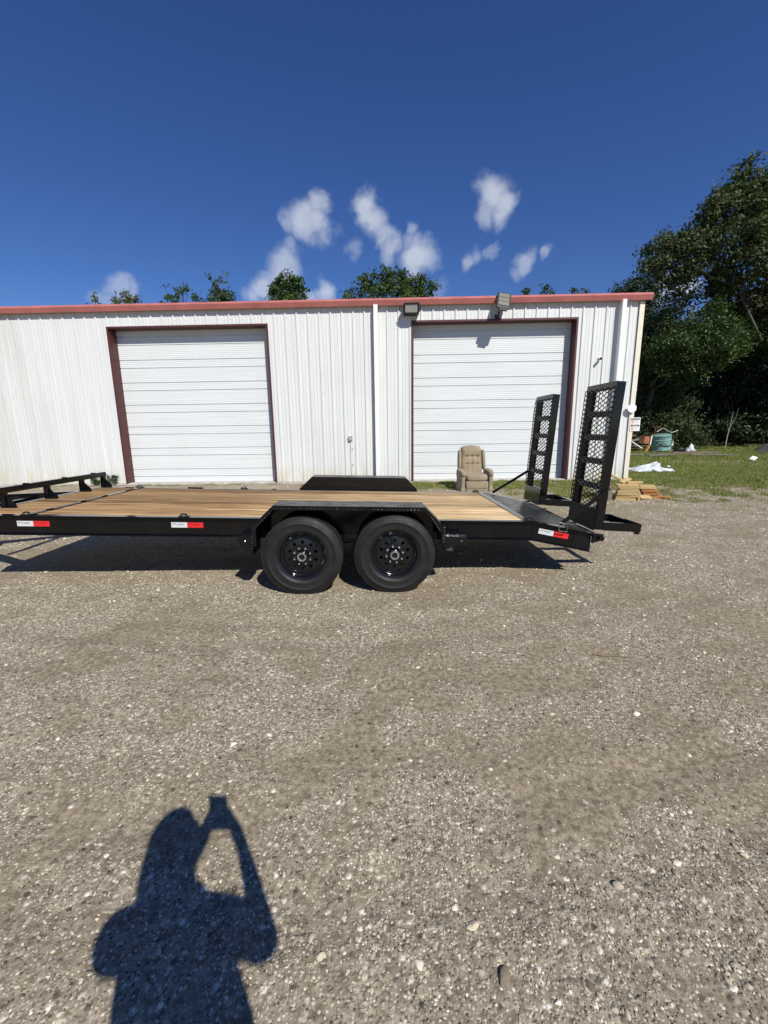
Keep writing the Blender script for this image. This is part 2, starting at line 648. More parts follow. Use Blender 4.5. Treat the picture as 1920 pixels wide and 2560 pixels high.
def text_mesh(name, body, size, mat, parent, M, depth=.0005, align='CENTER'):
    cu = bpy.data.curves.new(name, 'FONT')
    cu.body = body
    cu.size = size
    cu.align_x = align
    cu.align_y = 'CENTER'
    cu.extrude = depth
    to = bpy.data.objects.new(name, cu)
    S.collection.objects.link(to)
    bpy.context.view_layer.update()
    dg = bpy.context.evaluated_depsgraph_get()
    me = bpy.data.meshes.new_from_object(to.evaluated_get(dg))
    bpy.data.objects.remove(to)
    bpy.data.curves.remove(cu)
    me.materials.clear()
    me.materials.append(MATS[mat])
    me.transform(M)
    o = bpy.data.objects.new(name, me)
    S.collection.objects.link(o)
    o.parent = parent
    return o


# ------------------------------------------------------------------ numpy noise
def _hash(ix, iy, seed):
    h = (ix.astype(np.int64) * 374761393 + iy.astype(np.int64) * 668265263 + seed * 974634777) & 0x7fffffff
    h = ((h ^ (h >> 13)) * 1274126177) & 0x7fffffff
    return ((h ^ (h >> 16)) & 0xffffff) / float(0xffffff)


def vnoise(x, y, seed=0):
    ix, iy = np.floor(x), np.floor(y)
    fx, fy = x - ix, y - iy
    fx, fy = fx * fx * (3 - 2 * fx), fy * fy * (3 - 2 * fy)
    ix, iy = ix.astype(np.int64), iy.astype(np.int64)
    a, b = _hash(ix, iy, seed), _hash(ix + 1, iy, seed)
    c, d = _hash(ix, iy + 1, seed), _hash(ix + 1, iy + 1, seed)
    return (a * (1 - fx) + b * fx) * (1 - fy) + (c * (1 - fx) + d * fx) * fy


def fbm(x, y, seed=0, oct=4):
    s, a, t = 0., .5, 0.
    for o in range(oct):
        s = s + a * vnoise(x * 2 ** o, y * 2 ** o, seed + o)
        t += a
        a *= .5
    return s / t


def sstep(a, b, x):
    t = np.clip((x - a) / (b - a), 0, 1)
    return t * t * (3 - 2 * t)


def ground_z(x, y):
    z = (fbm(x * .9, y * .9, 5, 4) - .5) * .035 + (fbm(x * 5, y * 5, 9, 3) - .5) * .020
    # worn wheel ruts curving through the yard
    for off in (0., .26, 1.75, 2.0):
        c_ = 1.15 + off + .10 * (x - .5) ** 2 * .6 + .18 * x
        d_ = (y - c_) / .11
        z = z - .010 * np.exp(-d_ * d_) + .005 * np.exp(-((np.abs(d_) - 1.7) / .6) ** 2)
    # tyre contact patches stay at level zero
    for cx, cy in ((-.9, 3.93), (-.02, 3.97), (-.9, 6.3), (-.02, 6.35)):
        z = z * (1 - .85 * np.exp(-((x - cx) ** 2 + (y - cy) ** 2) / .18))
    far = sstep(14, 30, y) * sstep(7, 12, x)
    z = z + far * (.15 + .25 * (fbm(x * .15, y * .15, 3, 3) - .5))
    return z


def patch_f(x, y):
    # swept swaths of loose stone between bare packed dirt
    wx = x + (fbm(x * 1.3, y * 1.3, 51, 3) - .5) * 1.2
    wy = y + (fbm(x * 1.3 + 9, y * 1.3, 57, 3) - .5) * 1.2
    a = fbm(wx * 1.1 + 3, wy * 1.9, 21, 4)
    b = fbm(wx * 4.2, wy * 5.2 + 7, 33, 4)
    return np.clip(sstep(.37, .61, a * .5 + b * .5), 0, 1)


def grass_f(x, y):
    n = fbm(x * .9, y * .9, 41, 4)
    n2 = fbm(x * 2.5, y * 2.5, 47, 3)
    strip = sstep(10.25, 11.1, y + (n - .5) * 1.8) * sstep(-3.5, -1.5, x + (n2 - .5) * 2) * .9
    lawn = sstep(10.5, 11.5, y + (n - .5) * 1.6) * sstep(4.2, 6.2, x + (n2 - .5))
    thin = sstep(7.4, 10.4, y + (n - .5) * 2.6) * sstep(2.0, 5.5, x + (n2 - .5) * 3) * (.12 + .85 * sstep(.42, .60, n2))
    far = sstep(13.0, 13.6, y)
    base_l = sstep(12.0, 12.35, y) * sstep(-14, -9, x) * sstep(.4, .6, n2) * .8
    sand = np.exp(-(((x - 13.6) / 2.2) ** 2 + ((y - 18.4) / .7) ** 2) * 1.2)
    return np.clip(np.maximum.reduce([strip, lawn, thin, far, base_l]) - sand * .8, 0, 1)


# ------------------------------------------------------------------ ground sheet
def axis_vals(a, b, fine0, fine1, step, far):
    mid = np.arange(fine0, fine1 + 1e-6, step)
    lo, hi, s = [], [], step
    x = fine0
    while x > a:
        s *= 1.22
        x -= s
        lo.append(max(x, a))
    s, x = step, fine1
    while x < b:
        s *= 1.22
        x += s
        hi.append(min(x, b))
    return np.array(sorted(set(lo)) + list(mid) + sorted(set(hi)))


gx = axis_vals(-500, 500, -8.0, 9.5, .06, 0)
gy = axis_vals(-500, 500, -.6, 12.5, .055, 0)
GX, GY = np.meshgrid(gx, gy)
GZ = ground_z(GX, GY) * np.exp(-((np.hypot(GX, GY) / 120) ** 4))
nx, ny = len(gx), len(gy)
me = bpy.data.meshes.new('ground')
me.vertices.add(nx * ny)
co = np.stack([GX.ravel(), GY.ravel(), GZ.ravel()], 1)
me.vertices.foreach_set('co', co.ravel())
ii = (np.arange(ny - 1)[:, None] * nx + np.arange(nx - 1)[None, :]).ravel()
quads = np.stack([ii, ii + 1, ii + nx + 1, ii + nx], 1)
me.loops.add(quads.size)
me.polygons.add(len(quads))
me.loops.foreach_set('vertex_index', quads.ravel())
me.polygons.foreach_set('loop_start', np.arange(0, quads.size, 4))
me.polygons.foreach_set('use_smooth', np.ones(len(quads), bool))
me.update()
for nm, fn in (('patch', patch_f), ('grass', grass_f)):
    at = me.attributes.new(nm, 'FLOAT', 'POINT')
    at.data.foreach_set('value', fn(co[:, 0], co[:, 1]).astype(np.float32))
me.materials.append(MATS['gravel_ground'])
g = bpy.data.objects.new('ground', me)
S.collection.objects.link(g)
tag(g, 'pale brown gravel yard running to grass and trees', 'ground', kind='structure')


# ------------------------------------------------------------------ scatter (instances on points)
def scatter(name, protos, P, rot, scl, idx, tint, label, cat, mat=None):
    col = bpy.data.collections.new(name + '_shapes')
    for p in protos:
        for c in list(p.users_collection):
            c.objects.unlink(p)
        col.objects.link(p)
    me = bpy.data.meshes.new(name)
    me.vertices.add(len(P))
    me.vertices.foreach_set('co', np.asarray(P, np.float32).ravel())
    for nm, ty, a in (('rot', 'FLOAT_VECTOR', rot), ('scl', 'FLOAT_VECTOR', scl)):
        at = me.attributes.new(nm, ty, 'POINT')
        at.data.foreach_set('vector', np.asarray(a, np.float32).ravel())
    at = me.attributes.new('idx', 'INT', 'POINT')
    at.data.foreach_set('value', np.asarray(idx, np.int32))
    at = me.attributes.new('tint', 'FLOAT', 'POINT')
    at.data.foreach_set('value', np.asarray(tint, np.float32))
    o = bpy.data.objects.new(name, me)
    S.collection.objects.link(o)
    ng = bpy.data.node_groups.new(name, 'GeometryNodeTree')
    ng.interface.new_socket('Geometry', in_out='INPUT', socket_type='NodeSocketGeometry')
    ng.interface.new_socket('Geometry', in_out='OUTPUT', socket_type='NodeSocketGeometry')
    N, L = ng.nodes, ng.links
    gi, go = N.new('NodeGroupInput'), N.new('NodeGroupOutput')
    iop = N.new('GeometryNodeInstanceOnPoints')
    iop.inputs['Pick Instance'].default_value = True
    ci = N.new('GeometryNodeCollectionInfo')
    ci.inputs['Collection'].default_value = col
    ci.inputs['Separate Children'].default_value = True
    ci.inputs['Reset Children'].default_value = True

    def na(nm, ty):
        k = N.new('GeometryNodeInputNamedAttribute')
        k.data_type = ty
        k.inputs['Name'].default_value = nm
        return k.outputs['Attribute']
    e2r = N.new('FunctionNodeEulerToRotation')
    L.new(na('rot', 'FLOAT_VECTOR'), e2r.inputs[0])
    L.new(gi.outputs[0], iop.inputs['Points'])
    L.new(ci.outputs[0], iop.inputs['Instance'])
    L.new(na('idx', 'INT'), iop.inputs['Instance Index'])
    L.new(e2r.outputs[0], iop.inputs['Rotation'])
    L.new(na('scl', 'FLOAT_VECTOR'), iop.inputs['Scale'])
    L.new(iop.outputs[0], go.inputs[0])
    md = o.modifiers.new('scatter', 'NODES')
    md.node_group = ng
    tag(o, label, cat, kind='stuff')
    return o


def stone_proto(i):
    bm = bmesh.new()
    bmesh.ops.create_icosphere(bm, subdivisions=2 if i < 4 else 1, radius=1.0)
    r = random.Random(i)
    ax = [Vector((r.uniform(-1, 1), r.uniform(-1, 1), r.uniform(-1, 1))).normalized() for _ in range(7)]
    dd = [r.uniform(.62, .9) for _ in ax]
    for v in bm.verts:
        p = v.co.copy()
        for a, d in zip(ax, dd):          # plane cuts give flat facets
            k = p.dot(a)
            if k > d:
                p -= a * (k - d)
        v.co = Vector((p.x * r.uniform(.96, 1.04), p.y * .78 * r.uniform(.96, 1.04), p.z * .62))
    me = bpy.data.meshes.new('stone')
    bm.to_mesh(me)
    bm.free()
    me.materials.append(MATS['gravel_stone'])
    return bpy.data.objects.new('stone', me)


def gravel():
    rows = []
    # (y0, y1, density per m2, rmin, rmax, power)
    for y0, y1, dens, r0, r1, pw in ((.5, 2.2, 11000, .0020, .0075, 2.6), (2.2, 3.6, 6500, .0028, .0085, 2.3), (3.6, 5.6, 3000, .004, .010, 2.0),
                                     (5.6, 8.2, 800, .006, .014, 2.0), (8.2, 12.2, 260, .008, .020, 2.0),
                                     (.5, 3.2, 130, .0065, .016, 2.8), (3.2, 9, 45, .009, .022, 2.4), (.6, 9, 1.2, .016, .028, 2.)):
        hw0, hw1 = 1.05 * y1 + .9, 1.05 * y1 + .9
        n = int(dens * (y1 - y0) * (hw0 + hw1))
        x = RNG.uniform(-hw0, hw1, n)
        y = RNG.uniform(y0, y1, n)
        keep = (np.abs(x) < 1.05 * y + .9)
        p = patch_f(x, y)
        g = grass_f(x, y)
        pr = np.clip(.045 + 1.0 * p ** 1.2, 0, 1) * (1 - .85 * g)
        if r0 >= .0075:
            pr = pr * .6 + .4 * (1 - g)
        keep &= RNG.uniform(0, 1, n) < pr
        # keep clear of the camera's own standing place and tyre footprints
        for cx, cy in ((-.9, 3.93), (-.02, 3.97)):
            keep &= ~((np.abs(x - cx) < .12) & (np.abs(y - cy) < .13))
        x, y = x[keep], y[keep]
        r = r0 + (r1 - r0) * RNG.uniform(0, 1, len(x)) ** pw
        rows.append((x, y, r))
    x = np.concatenate([a[0] for a in rows])
    y = np.concatenate([a[1] for a in rows])
    r = np.concatenate([a[2] for a in rows])
    z = ground_z(x, y) + r * RNG.uniform(-.18, .16, len(x))
    n = len(x)
    rot = np.stack([RNG.normal(0, .35, n), RNG.normal(0, .35, n), RNG.uniform(0, 6.28, n)], 1)
    scl = np.stack([r * RNG.uniform(.8, 1.35, n), r * RNG.uniform(.8, 1.25, n), r * RNG.uniform(.55, 1.0, n)], 1)
    big = r > .009
    rot[big, :2] *= .35
    idx = np.where(big, RNG.integers(0, 4, n), RNG.integers(4, 10, n))
    tint = np.clip(.12 + .88 * RNG.beta(2.1, 1.7, n) + big * .10, 0, 1)
    scatter('gravel', [stone_proto(i) for i in range(10)], np.stack([x, y, z], 1), rot, scl, idx, tint,
            'loose pale grey and tan gravel strewn over the yard', 'gravel')


gravel()

# ------------------------------------------------------------------ workshop building
D = 12.5428           # face of the front wall sheets
XL0, XR0 = -17.0, 6.858
RIB0, RIBP = -0.82, 0.3195
Z_TOP = 5.06
DOORS = ((-8.1518, -3.6098), (0.5575, 5.0713))
DOOR_H = 4.4977
RECESS = 0.312
bld = empty('workshop_building', (0, D, 0))
tag(bld, 'long white ribbed metal workshop with red gutter and two tall white doors', 'building')


def rib_profile(xa, xb):
    """(x, outward height) points of the ribbed sheet between xa and xb"""
    pts = []
    k0 = math.floor((xa - RIB0) / RIBP) - 1
    k1 = math.ceil((xb - RIB0) / RIBP) + 1
    for k in range(k0, k1 + 1):
        c = RIB0 + k * RIBP
        pts += [(c - .036, 0), (c - .014, .032), (c + .014, .032), (c + .036, 0)]
        for f in (.36, .64):
            m = c + RIBP * f
            pts += [(m - .022, 0), (m - .013, .006), (m + .013, .006), (m + .022, 0)]
    pts.sort()

    def at(x):
        for (x0, h0), (x1, h1) in zip(pts, pts[1:]):
            if x0 <= x <= x1:
                return h0 + (h1 - h0) * (x - x0) / max(1e-9, x1 - x0)
        return 0
    inner = [p for p in pts if xa + 1e-4 < p[0] < xb - 1e-4]
    return [(xa, at(xa))] + inner + [(xb, at(xb))]


def wall_panel(xa, xb, z0, z1):
    pr = rib_profile(xa + .0006, xb - .0006)
    poly = [(x, -h) for x, h in pr] + [(pr[-1][0], .045), (pr[0][0], .045)]
    MB().prism(poly, z0, z1, 'z').build('wall_panel', 'white_wall_paint', bld)


PW = RIBP * 3
cuts = [XL0]
k = math.ceil((XL0 - RIB0 - .1) / PW)
while RIB0 + .10 + k * PW < XR0 - .05:
    x = RIB0 + .10 + k * PW
    if x > XL0 + .05:
        cuts.append(x)
    k += 1
cuts.append(XR0)
for d in DOORS:
    cuts += list(d)
cuts = sorted(cuts)
for xa, xb in zip(cuts, cuts[1:]):
    if xb - xa < .01:
        continue
    mid = (xa + xb) / 2
    over = any(d[0] < mid < d[1] for d in DOORS)
    wall_panel(xa, xb, DOOR_H if over else .06, Z_TOP)

# rows of sheet screws beside the ribs
m = MB()
kx = math.ceil((-13 - RIB0) / RIBP)
while RIB0 + kx * RIBP < XR0 - .15:
    x = RIB0 + kx * RIBP + .048
    for z in (.22, 1.42, 2.62, 3.82, 4.68):
        if any(d[0] - .08 < x < d[1] + .08 for d in DOORS) and z < DOOR_H + .06:
            continue
        m.box((x + random.uniform(-.004, .004), -.003, z + random.uniform(-.006, .006)), (.013, .010, .013))
    kx += 1
tag(m.build('sheet_screws', 'grey_metal', bld), kind='stuff')
# slab edge, inner core, side and back walls, roof
m = MB()
m.b2(XL0, XR0 - .02, -.02, .6, -.3, .055)
m.build('slab_edge', 'concrete', bld, bevel=.01)
DEP = 15.0
m = MB()
m.b2(XR0 - .06, XR0 - .012, .05, DEP, .06, Z_TOP)
m.build('side_wall', 'white_wall_paint', bld)
MB().b2(XL0, XL0 + .05, .05, DEP, .06, Z_TOP).build('side_wall', 'white_wall_paint', bld)
MB().b2(XL0 + .05, XR0 - .06, DEP - .05, DEP, .06, Z_TOP).build('back_wall', 'white_wall_paint', bld)
m = MB()
m.prism([(-.13, 5.075), (-.13, 5.10), (DEP / 2, 5.73), (DEP + .13, 5.10), (DEP + .13, 5.075), (DEP / 2, 5.70)], XL0 - .1, XR0 + .14, 'x')
m.build('roof', 'roof_sheet', bld)

# gutter: top lip catches the light, lower face turns under
GXR = 7.02
prof = [(-.035, 4.955), (-.142, 4.925), (-.192, 5.048), (-.150, 5.108), (-.142, 5.108), (-.182, 5.048), (-.135, 4.94), (-.035, 4.968)]
xs = [XL0 - .1, -9.1, -3.02, 3.07, GXR]
for a, b in zip(xs, xs[1:]):
    m = MB()
    m.prism(prof, a + .001, b - .001, 'x')
    gt = m.build('gutter', 'red_gutter_paint', bld)
m = MB()
m.prism([(-.03, 4.955), (-.142, 4.925), (-.192, 5.048), (-.150, 5.108), (-.03, 5.11)], GXR, GXR + .006, 'x')
m.build('gutter_end_cap', 'red_gutter_paint', bld)
m = MB()
m.b2(XL0, GXR, -.036, .02, 4.97, 5.105)
m.build('eave_trim', 'red_gutter_paint', bld)

# downspouts
for x in (-.5, 6.262):
    m = MB()
    m.b2(x - .058, x + .058, -.205, -.036, .12, 4.94)
    dsp = m.build('downspout', 'white_downspout_paint', bld, bevel=.008)
    for z in (1.2, 3.0, 4.6):
        MB().b2(x - .061, x + .061, -.208, -.034, z - .012, z + .012).build('strap', 'white_downspout_paint', dsp)

# corner trim on the right end
m = MB()
m.prism([(XR0 - .108, -.052), (XR0 + .022, -.052), (XR0 + .022, .12), (XR0 + .012, .12), (XR0 + .012, -.044), (XR0 - .108, -.044)], .06, 2.55, 'z')
m.build('corner_trim', 'cream_trim_paint', bld)
m = MB()
m.prism([(XR0 - .108, -.055), (XR0 + .025, -.055), (XR0 + .025, .12), (XR0 + .012, .12), (XR0 + .012, -.047), (XR0 - .108, -.047)], 2.53, 4.92, 'z')
m.build('corner_trim', 'cream_trim_paint', bld)

# doors: frame trims, jambs, sections
SEAMS = [0.012, .449, 1.096, 1.742, 2.388, 3.034, 3.680, 4.326, 4.62]
for d0, d1 in DOORS:
    fr = MB()
    fr.b2(d0 - .05, d0, -.042, .03, .05, DOOR_H + .05)
    fr.b2(d1, d1 + .05, -.042, .03, .05, DOOR_H + .05)
    fr.b2(d0, d1, -.042, .03, DOOR_H, DOOR_H + .05)
    fo = fr.build('door_frame', 'maroon_trim_paint', bld)
    for xa, xb in ((d0 - .03, d0 + .004), (d1 - .004, d1 + .03)):
        MB().b2(xa, xb, .031, RECESS + .1, .05, DOOR_H).build('jamb', 'maroon_trim_paint', fo)
    MB().b2(d0 - .03, d1 + .03, .031, RECESS + .1, DOOR_H - .004, DOOR_H + .03).build('lintel', 'maroon_trim_paint', fo)
    dr = empty('sectional_door', ((d0 + d1) / 2, RECESS, 0))
    dr.parent = bld
    w = (d1 - d0) / 2 + .02
    for i, (z0, z1) in enumerate(zip(SEAMS, SEAMS[1:])):
        # profile in (y, z): micro ribs, one deep groove, rounded section joint
        gz = z0 + .42 if i else z0 + .211
        pts = [(.020, z0 + .001), (.020, z0 + .010), (.0, z0 + .013)]
        z = z0 + .05
        while z < z1 - .03:
            if abs(z - gz) < .026:
                pts += [(.0, gz - .017), (.020, gz - .012), (.020, gz + .010), (.0, gz + .012)]
                z = gz + .05
                continue
            pts += [(.0, z - .010), (.0035, z - .006), (.0035, z + .006), (.0, z + .010)]
            z += .054
        pts += [(.0, z1 - .014), (.020, z1 - .008), (.020, z1 - .0005), (.045, z1 - .0005), (.045, z0 + .001)]
        MB().prism(pts, -w, w, 'x').build('door_section', 'white_door_paint', dr)
    MB().b2(-w, w, -.004, .03, .0, .013).build('bottom_seal', 'black_plastic', dr)

# things fixed to the wall
wp = empty('wall_pack_light', (.484, D - .036, 4.66))
wp.scale = (1, 1.45, 1)
tag(wp, 'dark bronze box floodlight with ribbed glass under the red gutter', 'wall light')
m = MB()
m.prism([(0, 0), (0, .255), (-.20, .255), (-.24, .235), (-.17, .0)], -.21, .21, 'x')
m.build('housing', 'bronze_housing', wp, bevel=.008)
m = MB()
pr = [(-.178, .028), (-.184, .03), (-.24, .212), (-.234, .214)]
m.prism(pr, -.165, .165, 'x')
m.build('glass', 'lamp_glass', wp)
m = MB()
m.prism([(-.168, 0), (-.185, .0), (-.192, .022), (-.175, .022)], -.212, .212, 'x')
m.prism([(-.236, .218), (-.252, .216), (-.258, .25), (-.24, .25)], -.212, .212, 'x')
for s in (-1, 1):
    m.prism([(-.17, .0), (-.186, .0), (-.256, .24), (-.24, .24)], s * .198 - .014, s * .198 + .014, 'x')
m.build('rim', 'bronze_housing', wp)

fl = empty('flood_light', (2.87, D - .034, 4.60))
tag(fl, 'tilted flat LED floodlight on an arm above the right door', 'wall light')
m = MB()
m.box((0, -.02, 0), (.12, .04, .10))
m.tube([(0, -.03, 0), (0, -.12, .02), (.0, -.20, .07)], .028, 10)
m.build('bracket', 'bronze_housing', fl)
R = Euler((math.radians(-52), 0, 0)).to_matrix() @ Euler((0, 0, math.radians(4))).to_matrix()
R = Matrix.Rotation(math.radians(9), 3, 'Y') @ R
hc = Vector((.10, -.30, .33))


def fbx(m, cx, cy, cz, sx, sy, sz):
    return m.box(hc + R @ Vector((cx, cy, cz)), (sx, sy, sz), R)


m = MB()
# local x = width, y = thickness axis, z = length of the head
R = Matrix.Rotation(math.radians(11), 3, 'Y') @ Matrix.Rotation(math.radians(-28), 3, 'X')
fbx(m, 0, .01, 0, .37, .05, .52)
m.build('head', 'bronze_housing', fl, bevel=.02, seg=2)
m = MB()
fbx(m, 0, .02, -.27, .24, .05, .10)
m.build('driver_box', 'bronze_housing', fl, bevel=.02, seg=2)
for i in range(3):
    m = MB()
    fbx(m, 0, -.018, .160 - i * .135, .265, .006, .115)
    m.build('led_panel', 'led_panel', fl)

sc_ = empty('security_camera', (5.78, D - .005, 3.46))
tag(sc_, 'small white bullet camera with black lens on the right wall', 'camera')
MB().lathe([(.001, 0), (.042, 0), (.042, -.02), (.03, -.03), (.001, -.03)], 16).build('base', 'white_plastic', sc_, smooth=True)
MB().tube([(0, -.025, 0), (0, -.06, -.005), (0, -.075, -.02)], .013, 8).build('stem', 'white_plastic', sc_, smooth=True)
cr_ = (0, math.radians(0), math.radians(-24))
m = MB().lathe([(.001, 0), (.032, 0), (.034, -.02), (.034, -.13), (.001, -.13)], 18)
o_ = m.build('body', 'white_plastic', sc_, smooth=True, loc=(.02, -.05, -.02))
o_.rotation_euler = (math.radians(8), 0, math.radians(-24))
o_ = MB().lathe([(.001, -.125), (.037, -.125), (.037, -.142), (.001, -.142)], 18).build('lens', 'black_plastic', sc_, smooth=True, loc=(.02, -.05, -.02))
o_.rotation_euler = (math.radians(8), 0, math.radians(-24))

eb = empty('outlet_box', (-1.30, D - .008, 0))
tag(eb, 'grey electrical outlet box with thin conduit on white wall', 'outlet box')
MB().b2(-.057, .057, -.075, 0, 1.26, 1.38).build('cover', 'grey_metal', eb, bevel=.006)
MB().tube([(.02, -.03, .06), (.01, -.03, .8), (.012, -.035, 1.26)], .012, 8).build('conduit', 'white_downspout_paint', eb, smooth=True)
for z in (.55, 1.02):
    MB().box((.03, -.022, z), (.07, .016, .018)).build('clip', 'grey_metal', eb)
MB().b2(-.06, .06, -.079, -.01, 1.381, 1.388).build('lid', 'grey_metal', eb)

oc = empty('octagonal_plaque', (6.765, D - .058, 2.07))
tag(oc, 'blank white octagon plate on the cream corner trim', 'plate')
poly = [(math.cos(math.pi / 8 + i * math.pi / 4) * .128, math.sin(math.pi / 8 + i * math.pi / 4) * .128) for i in range(8)]
MB().prism(poly, -.075, -.068, 'y').build('plate', 'white_plastic', oc)
MB().b2(-.02, .02, -.068, -.001, -.02, .02).build('standoff', 'grey_metal', oc)

sg = empty('notice_sign', (6.928, D - .0615, 1.62))
tag(sg, 'small white bilingual notice sign on the building corner', 'sign')
MB().b2(-.14, .14, -.004, 0, -.19, .19).build('plate', 'sign_white', sg)
for z, word in ((.145, 'NOTICE'), (-.035, 'AVISO')):
    b = MB().b2(-.122, .118, -.0055, -.0042, z - .026, z + .026).build('header_band', 'sign_black', sg)
    M = Matrix.Translation((0, -.0062, z)) @ Matrix.Rotation(math.pi / 2, 4, 'X')
    text_mesh('lettering', word, .05, 'sign_white', b, M)
for z in (.065, -.12):
    c = MB().lathe([(.034, -.0043), (.044, -.0043), (.044, -.0056), (.034, -.0056)], 24, (-.075, 0, z), close=True)
    c.bar((-.10, -.005, z + .026), (-.05, -.005, z - .026), .0015, .008, (0, 1, 0))
    s = c.build('prohibition_ring', 'sign_red', sg)
    MB().b2(-.081, -.069, -.0048, -.0042, z - .024, z + .024).build('pictogram', 'sign_black', sg)
    for q in range(4):
        MB().b2(-.015, .10 - .012 * (q % 2), -.005, -.0042, z + .028 - q * .019 - .0035, z + .028 - q * .019 + .0035).build('print_line', 'sign_grey', sg)

# ------------------------------------------------------------------ equipment trailer
T_YAW, T_PITCH = math.atan(.0461), .03
tr = empty('equipment_trailer', (0, 4.0946, 0), (0, T_PITCH, T_YAW))
tag(tr, 'black tandem axle equipment trailer with wood deck and raised mesh ramps', 'trailer')
TM = Matrix.Translation((0, 4.0946, 0)) @ Matrix.Rotation(T_YAW, 4, 'Z') @ Matrix.Rotation(T_PITCH, 4, 'Y')
TMI = TM.inverted()
W = 2.10
ZT, ZB = .66, .46
XF, XK, XE = -4.22, 1.385, 2.005     # front, kink of the dovetail, rear end
DZ = -.118                            # drop of the dovetail


def tz(x, z):
    return z + (DZ * (x - XK) / (XE - XK) if x > XK else 0)


def rail(side):
    """C channel opening outwards; side 0 near, 1 far"""
    def yy(d):
        return d if side == 0 else W - d
    r = None
    m = MB()

    def strip(x0, x1, y0, y1, za, zb):
        a, b = sorted((yy(y0), yy(y1)))
        v = []
        for x in (x0, x1):
            for y in (a, b):
                for z in (za, zb):
                    v.append((x, y, tz(x, z)))
        m.add(v, [(0, 1, 3, 2), (4, 6, 7, 5), (0, 4, 5, 1), (2, 3, 7, 6), (0, 2, 6, 4), (1, 5, 7, 3)])
    for x0, x1 in ((XF, XK), (XK + .0005, XE)):
        strip(x0, x1, .045, .055, ZB + .0105, ZT - .0105)
        strip(x0, x1, .0, .084, ZT - .010, ZT)
        strip(x0, x1, .0, .058, ZB, ZB + .010)
    return m.build('frame_rail', 'black_gloss_paint', tr, bevel=.0025)


rail(0)
rail(1)
# front and rear cross channels, cross members
MB().b2(XF - .06, XF - .001, .0, W, ZB, ZT - .001).build('front_channel', 'black_gloss_paint', tr, bevel=.004)
for i in range(9):
    x = XF + .5 + i * .6
    MB().b2(x - .025, x + .025, .056, W - .056, ZB + .05, .618).build('cross_member', 'black_gloss_paint', tr)
# deck planks
NP = 11
y0p, y1p = .086, W - .086
pw = (y1p - y0p) / NP
for i in range(NP):
    jz = RNG.uniform(-.002, .002)
    x0, x1 = XF + .012 + RNG.uniform(0, .004), 1.292 + RNG.uniform(-.004, .004)
    L = x1 - x0
    m = MB()
    m.box((0, 0, 0), (L, pw - .006 + RNG.uniform(-.0015, .0015), .038))
    m.build('plank', 'deck_wood', tr, bevel=.004, loc=((x0 + x1) / 2, y0p + pw * (i + .5), .641 + jz))
MB().b2(-3.66, -3.60, .03, W - .03, .6645, .6700).build('hold_down_strip', 'black_gloss_paint', tr)
MB().b2(1.285, 1.351, .085, W - .085, .6640, .6690).build('hold_down_strip', 'black_gloss_paint', tr)

# front stop rail on posts
fr_ = MB()
fr_.b2(-4.205, -4.145, -.02, W - .01, .815, .880)
frail = fr_.build('front_stop_rail', 'black_gloss_paint', tr, bevel=.006)
for y in (-.05 + .12, .394, .993, 1.60, 2.05):
    m = MB()
    m.b2(-4.20, -4.15, y - .025, y + .025, .661, .8145)
    m.prism([(-4.1495, .6612), (-4.06, .6612), (-4.06, .70), (-4.1495, .79)], y - .006, y + .006, 'y')
    m.b2(-4.1485, -4.07, y - .030, y + .030, .6705, .682)
    m.build('rail_post', 'black_gloss_paint', frail)
for y in (.7, 1.3, 1.85):
    MB().box((-4.175, y, .885), (.05, .03, .010)).build('rail_cap', 'black_gloss_paint', frail)

# tongue, coupler, jack
for s in (0, 1):
    a = (XF - .02, .22 if s == 0 else W - .22, .56)
    b = (-5.75, 1.05 + (-.05 if s == 0 else .05), .56)
    MB().bar(a, b, .06, .15).build('tongue_beam', 'black_gloss_paint', tr)
MB().box((-5.86, 1.05, .57), (.34, .12, .12)).build('coupler', 'black_gloss_paint', tr, bevel=.02)
m = MB()
m.tube([(-5.25, .93, .10), (-5.25, .93, .95)], .045, 14)
m.build('jack_tube', 'black_gloss_paint', tr, smooth=True)
MB().box((-5.25, .93, .158), (.22, .22, .02)).build('jack_foot', 'black_gloss_paint', tr)
MB().bar((-4.75, .62, .56), (-4.75, 1.48, .56), .05, .08).build('tongue_tray', 'black_gloss_paint', tr)

# tie-down brackets along the rails
for x, y in ((-3.66, .03), (-2.125, .03), (1.345, .03), (-3.67, W - .03), (-2.15, W - .03), (1.28, W - .03)):
    m = MB()
    m.b2(x - .045, x + .045, y - .028, y + .028, .6607, .672)
    bk = m.build('tie_down_plate', 'black_rough_paint', tr)
    pts = [(x - .03, y - .01, .676), (x - .026, y, .684), (x - .012, y + .004, .688), (x + .012, y + .004, .688), (x + .026, y, .684), (x + .03, y - .01, .676)]
    MB().tube(pts, .007, 6).build('ring', 'black_rough_paint', bk)
MB().b2(-2.97, -2.76, W - .04, W - .005, .6607, .674).build('tie_down_plate', 'black_rough_paint', tr)

# fenders
FP = [(-1.367, .455), (-1.357, .655), (-1.160, .848), (.237, .848), (.392, .70), (.440, .612), (.440, .475)]


def offs(poly, d):
    out = []
    for i, p in enumerate(poly):
        a = Vector(poly[max(0, i - 1)])
        b = Vector(poly[min(len(poly) - 1, i + 1)])
        t = (b - a).normalized()
        out.append((p[0] + t.y * d, p[1] - t.x * d))
    return out


